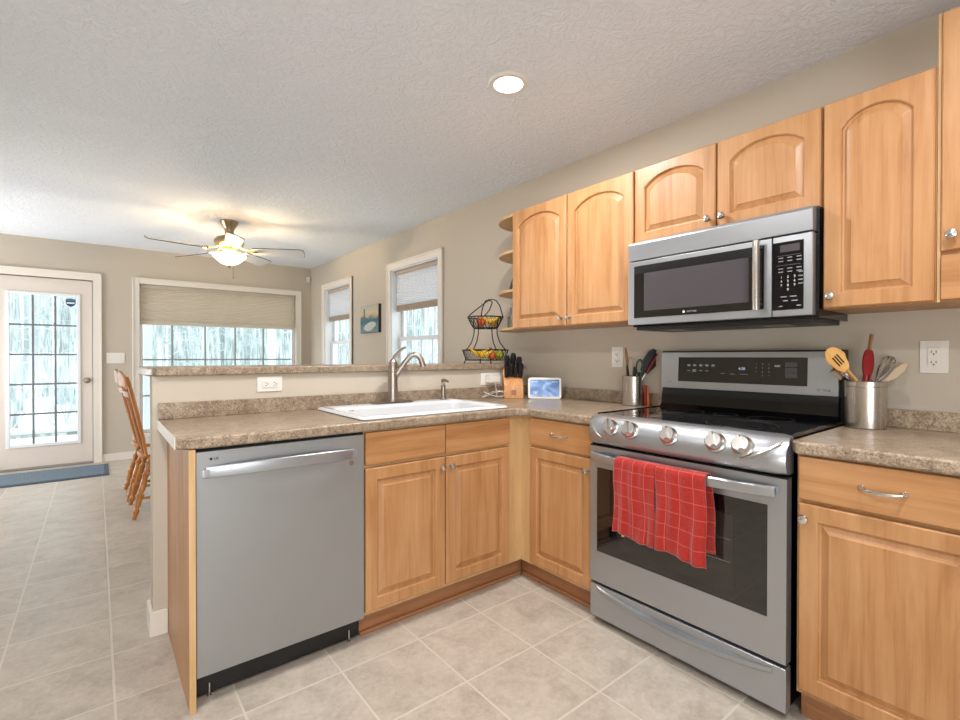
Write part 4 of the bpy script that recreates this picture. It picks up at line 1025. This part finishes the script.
# knife block
kb = thing('knife_block', 'slanted wooden knife block in the corner between outlet and smart display', 'knife block', (2.135, 2.319, CT), R(-36))
bd = B().prism([(-.065, 0), (.070, 0), (.080, .14), (.040, .190), (.008, .170), (-.014, .140), (-.065, .080)], 'x', -.064, .060, .003).out('block', 'block_wood', kb)
B().prism([(-.0665, .022), (-.0650, .022), (-.0650, .054), (-.0665, .054)], 'x', -.018, .014).out('engraved_label', 'toe_wood', bd)
kd = Vector((0, -.42, .90)).normalized()
def knife(label, x, y, z, L, r):
    t = thing('kitchen_knife', label, 'knife', kb.matrix_basis @ Vector((x, y, z)), R(-36), 'knives in the wooden block')
    B().tube([(0, 0, 0), kd*.010, kd*(.012)], [r*.7, r*.75, r*1.1], 10).out('bolster', 'chrome', t)
    B().tube([kd*.012, kd*(L*.4), kd*(L*.8), kd*L], [r, r*1.1, r*1.25, r*.8], 12, flat=(.85, 1.2)).out('grip', 'black_rubber', t)
    B().ball(tuple(kd*L*.7), .003, (1.6*r/.006, 1, 1), 8).out('rivet', 'chrome', t)
for i, (x, y, z, L, r, lb) in enumerate([
    (-.042, .014, .165, .120, .0125, 'kitchen knife, left of the three tall ones in the wooden block'), (-.002, .022, .172, .130, .0135, 'tallest kitchen knife, middle of the top row of the wooden block'), (.038, .020, .170, .105, .0135, 'kitchen knife, right one in the top row of the wooden block'),
    (-.046, -.022, .125, .085, .011, 'short kitchen knife low at the left of the wooden block'), (-.018, -.020, .130, .105, .0125, 'short kitchen knife in the middle row of the wooden block'), (.012, -.022, .126, .08, .011, 'short kitchen knife right of centre in the lower row of the block'), (.044, -.022, .126, .105, .0125, 'short kitchen knife low at the right of the wooden block')]):
    knife(lb, x, y, z, L, r)

# fruit basket
fb = thing('fruit_basket', 'two-tier black wire fruit basket on the raised bar top', 'fruit basket', (2.130, 2.600, 1.136))
def tier(z0, z1, r0, r1, nm):
    ring = lambda r, z: [(r*cos(2*pi*i/40), r*sin(2*pi*i/40), z) for i in range(40)]
    b = B(); b.tube(ring(r1, z1), .0042, 8, loop=True); b.tube(ring(r0, z0), .0032, 8, loop=True); rm = b.out(nm+'_rim', 'wire_black', fb)
    b = B()
    for i in range(26):
        a = 2*pi*i/26; a2 = a+.24
        for q in (a2, a-.24): b.tube([(r0*cos(a), r0*sin(a), z0), ((r0+r1)/2*cos((a+q)/2), (r0+r1)/2*sin((a+q)/2), (z0+z1)/2-.004), (r1*cos(q), r1*sin(q), z1)], .0015, 5)
    for i in range(8):
        a = pi*i/8; b.tube([(r0*cos(a), r0*sin(a), z0), (0, 0, z0-.002), (-r0*cos(a), -r0*sin(a), z0)], .0015, 5)
    b.out('lattice', 'wire_black', rm)
tier(.022, .092, .135, .162, 'lower_tier'); tier(.245, .320, .085, .125, 'upper_tier')
for k in range(4):
    a = R(20)+pi/2*k; c, s = cos(a), sin(a)
    B().tube([(.100*c, .100*s, .300), (.092*c, .092*s, .25), (.095*c, .095*s, .20), (.115*c, .115*s, .145), (.160*c, .160*s, .092)], .0036, 8).out('strut', 'wire_black', fb)
for k in range(4):
    a = R(65)+pi/2*k; B().tube([(.140*cos(a), .140*sin(a), .03), (.150*cos(a), .150*sin(a), 0)], .004, 8).ball((.150*cos(a), .150*sin(a), .005), .006).out('foot', 'wire_black', fb)
R2 = Vector((.780, -.625, 0))
hp = [R2*x + up*z for x, z in ((-.125, .320), (-.10, .345), (-.05, .385), (.0, .425), (.045, .447), (.075, .440), (.10, .405), (.125, .320))]
B().tube(hp, .0038, 8).out('handle', 'wire_black', fb)
D2 = Vector((.625, .780, 0))
hp = [D2*x + R2*y + up*z for x, y, z in ((-.12, -.03, .320), (-.10, -.02, .38), (-.06, 0, .43), (.0, .03, .447), (.05, .05, .43), (.08, .03, .38), (.10, .0, .345), (.12, -.03, .320))]
B().tube(hp, .0038, 8).out('handle', 'wire_black', fb)
for o in fan.children:
    if not o.name.startswith('canopy'): o.location.z = -.038 - (.012 if o.name.split('.')[0] in ('glass_bowl', 'bowl_arm', 'finial', 'pull_chain') else 0)
def banana(label, c, a0, L, bend, roll=0):
    t = thing('banana', label, 'banana', c, a0, 'bananas in the fruit basket'); pts, rs = [], []
    for i in range(11):
        q = i/10; pts.append(((q-.5)*L, bend*sin(pi*q)*cos(roll), bend*(sin(pi*q)-1)*-1*sin(roll) if roll else 0)); rs.append(.016*sin(pi*min(.97, max(.06, q)))**.45)
    B().tube(pts, rs, 8).out('peel', 'banana', t)
    B().tube([pts[-1], (pts[-1][0]+.022, pts[-1][1]-.008, pts[-1][2])], [.006, .004], 8).out('stem', 'banana_tip', t)
c0 = Vector((2.130, 2.600, 1.136))
banana('banana hanging over the left front rim of the lower basket', c0+Vector((-.09, -.085, .052)), R(-12), .17, .045, 1.2)
banana('banana behind the first one at the left of the lower basket', c0+Vector((-.085, -.045, .065)), R(0), .16, .04, 1.3)
def fruit(label, c, r, mat, sc=(1, 1, 1.2), nm='mango'):
    t = thing(nm, label, 'fruit', c, random.uniform(0, 3)); B().ball((0, 0, 0), r, sc, 18).out('skin', mat, t); B().cyl((0, 0, r*sc[2]-.003), (0, 0, r*sc[2]+.006), .002, n=6).out('stem', 'banana_tip', t)
fruit('green-yellow fruit at the right of the lower basket', c0+Vector((.065, -.075, .060)), .034, 'lime', (1, 1, 1), 'lime')
fruit('dark orange fruit in the middle of the lower basket', c0+Vector((.0, -.07, .055)), .032, 'mango', (1, 1, 1), 'mango')
fruit('orange-red fruit at the left of the upper basket', c0+Vector((-.045, -.01, .286)), .033, 'mango', (1, 1.1, 1), 'mango')
fruit('yellow fruit at the right of the upper basket', c0+Vector((.045, -.025, .288)), .032, 'banana', (1, 1.1, 1), 'lemon')
banana('banana lying in the upper basket', c0+Vector((.0, -.055, .292)), R(-38), .12, .03, 1.2)

# ------------------------------------------------------------------ dining chairs
def turned(b, p0, p1, r, beads):
    p0, p1 = Vector(p0), Vector(p1); N = 28; pts, rs = [], []
    for i in range(N+1):
        t = i/N; pts.append(p0.lerp(p1, t)); rad = r*(.62+.38*sin(pi*min(1, t*1.15)))
        for c in beads:
            d = (t-c)/.022; rad += r*.38*math.exp(-d*d)-r*.30*math.exp(-((t-c-.05)/.018)**2)
        rs.append(max(rad, r*.4))
    b.tube(pts, rs, 12)
# local: +x is the front of the chair, z up; origin under the seat centre
chr_ = thing('dining_chair', 'near honey oak spindle-back chair behind the low wall', 'chair', (.435, 4.49, 0), 0, 'honey oak dining chairs')
seat = []
for k, (z, s) in enumerate(((.420, .93), (.428, 1), (.446, 1), (.452, .96))):
    seat.append([(s*(.215*cos(a)*(1.02 if cos(a) > 0 else .92)), s*(.205*sin(a)*(1 - .06*cos(a)))*1.02, z) for a in (2*pi*i/36 for i in range(36))])
# super-ellipse like seat
seat = [[(abs(x/.23)**.75*.215*(1 if x > 0 else -1), abs(y/.22)**.75*.215*(1 if y > 0 else -1), z) for x, y, z in q] for q in seat]
B().rings(seat).out('seat', 'honey_oak', chr_)
for sy in (-1, 1):
    b = B(); turned(b, (-.225, sy*.225, 0), (-.12, sy*.15, .425), .021, (.12, .38, .72, .88)); b.out('leg', 'honey_oak', chr_)
    b = B(); turned(b, (.215, sy*.215, 0), (.13, sy*.15, .425), .021, (.12, .38, .72, .88)); b.out('leg', 'honey_oak', chr_)
    b = B(); turned(b, (-.19, sy*.20, .14), (.185, sy*.19, .14), .011, (.5,)); b.out('stretcher', 'honey_oak', chr_)
    b = B(); turned(b, (-.175, sy*.19, .23), (.175, sy*.185, .23), .010, (.5,)); b.out('stretcher', 'honey_oak', chr_)
b = B(); turned(b, (0, -.195, .19), (0, .195, .19), .011, (.5,)); b.out('stretcher', 'honey_oak', chr_)
def bx(z): return -.155 - .12*max(0, (z-.45)/.6)**1.15   # lean of the back
for sy in (-1, 1):
    pts = [(bx(z)+.01, sy*(.165+.05*((z-.45)/.6)), z) for z in (.445, .60, .75, .90, 1.0, 1.035)]
    B().tube(pts, [.016, .020, .023, .024, .022, .014], 10, flat=(1.25, .65)).out('back_post', 'honey_oak', chr_)
def rail(z0, z1, ext, nm, dip=0):
    n = 20; rg = []
    for i in range(n+1):
        t = i/n*2-1; y = t*ext; cur = -.022*(1-t*t); zt = z1 - dip*(t*t); zb = z0 + .012*(1-t*t)*0
        xx = bx((zt+zb)/2)+cur
        rg.append([(xx-.010, y, zb), (xx-.012-.006, y, zt), (xx+.004, y, zt), (xx+.010, y, zb)])
    return B().rings(rg).out(nm, 'honey_oak', chr_, ang=60)
rail(.965, 1.075, .225, 'crest_rail', .045); rail(.885, .925, .20, 'cross_rail')
for k in range(6):
    y = (-.115+.046*k); b = B(); z0 = .445
    turned(b, (bx(.45)+.0, y, z0), (bx(.89)-.020*(1-(y/.2)**2), y*1.2, .895), .0085, (.35, .6)); b.out('spindle', 'honey_oak', chr_)
c2_ = dup(chr_); c2_.location = (.425, 5.05, 0); c2_['label'] = 'farther honey oak spindle-back chair, nearer to the glazed door'
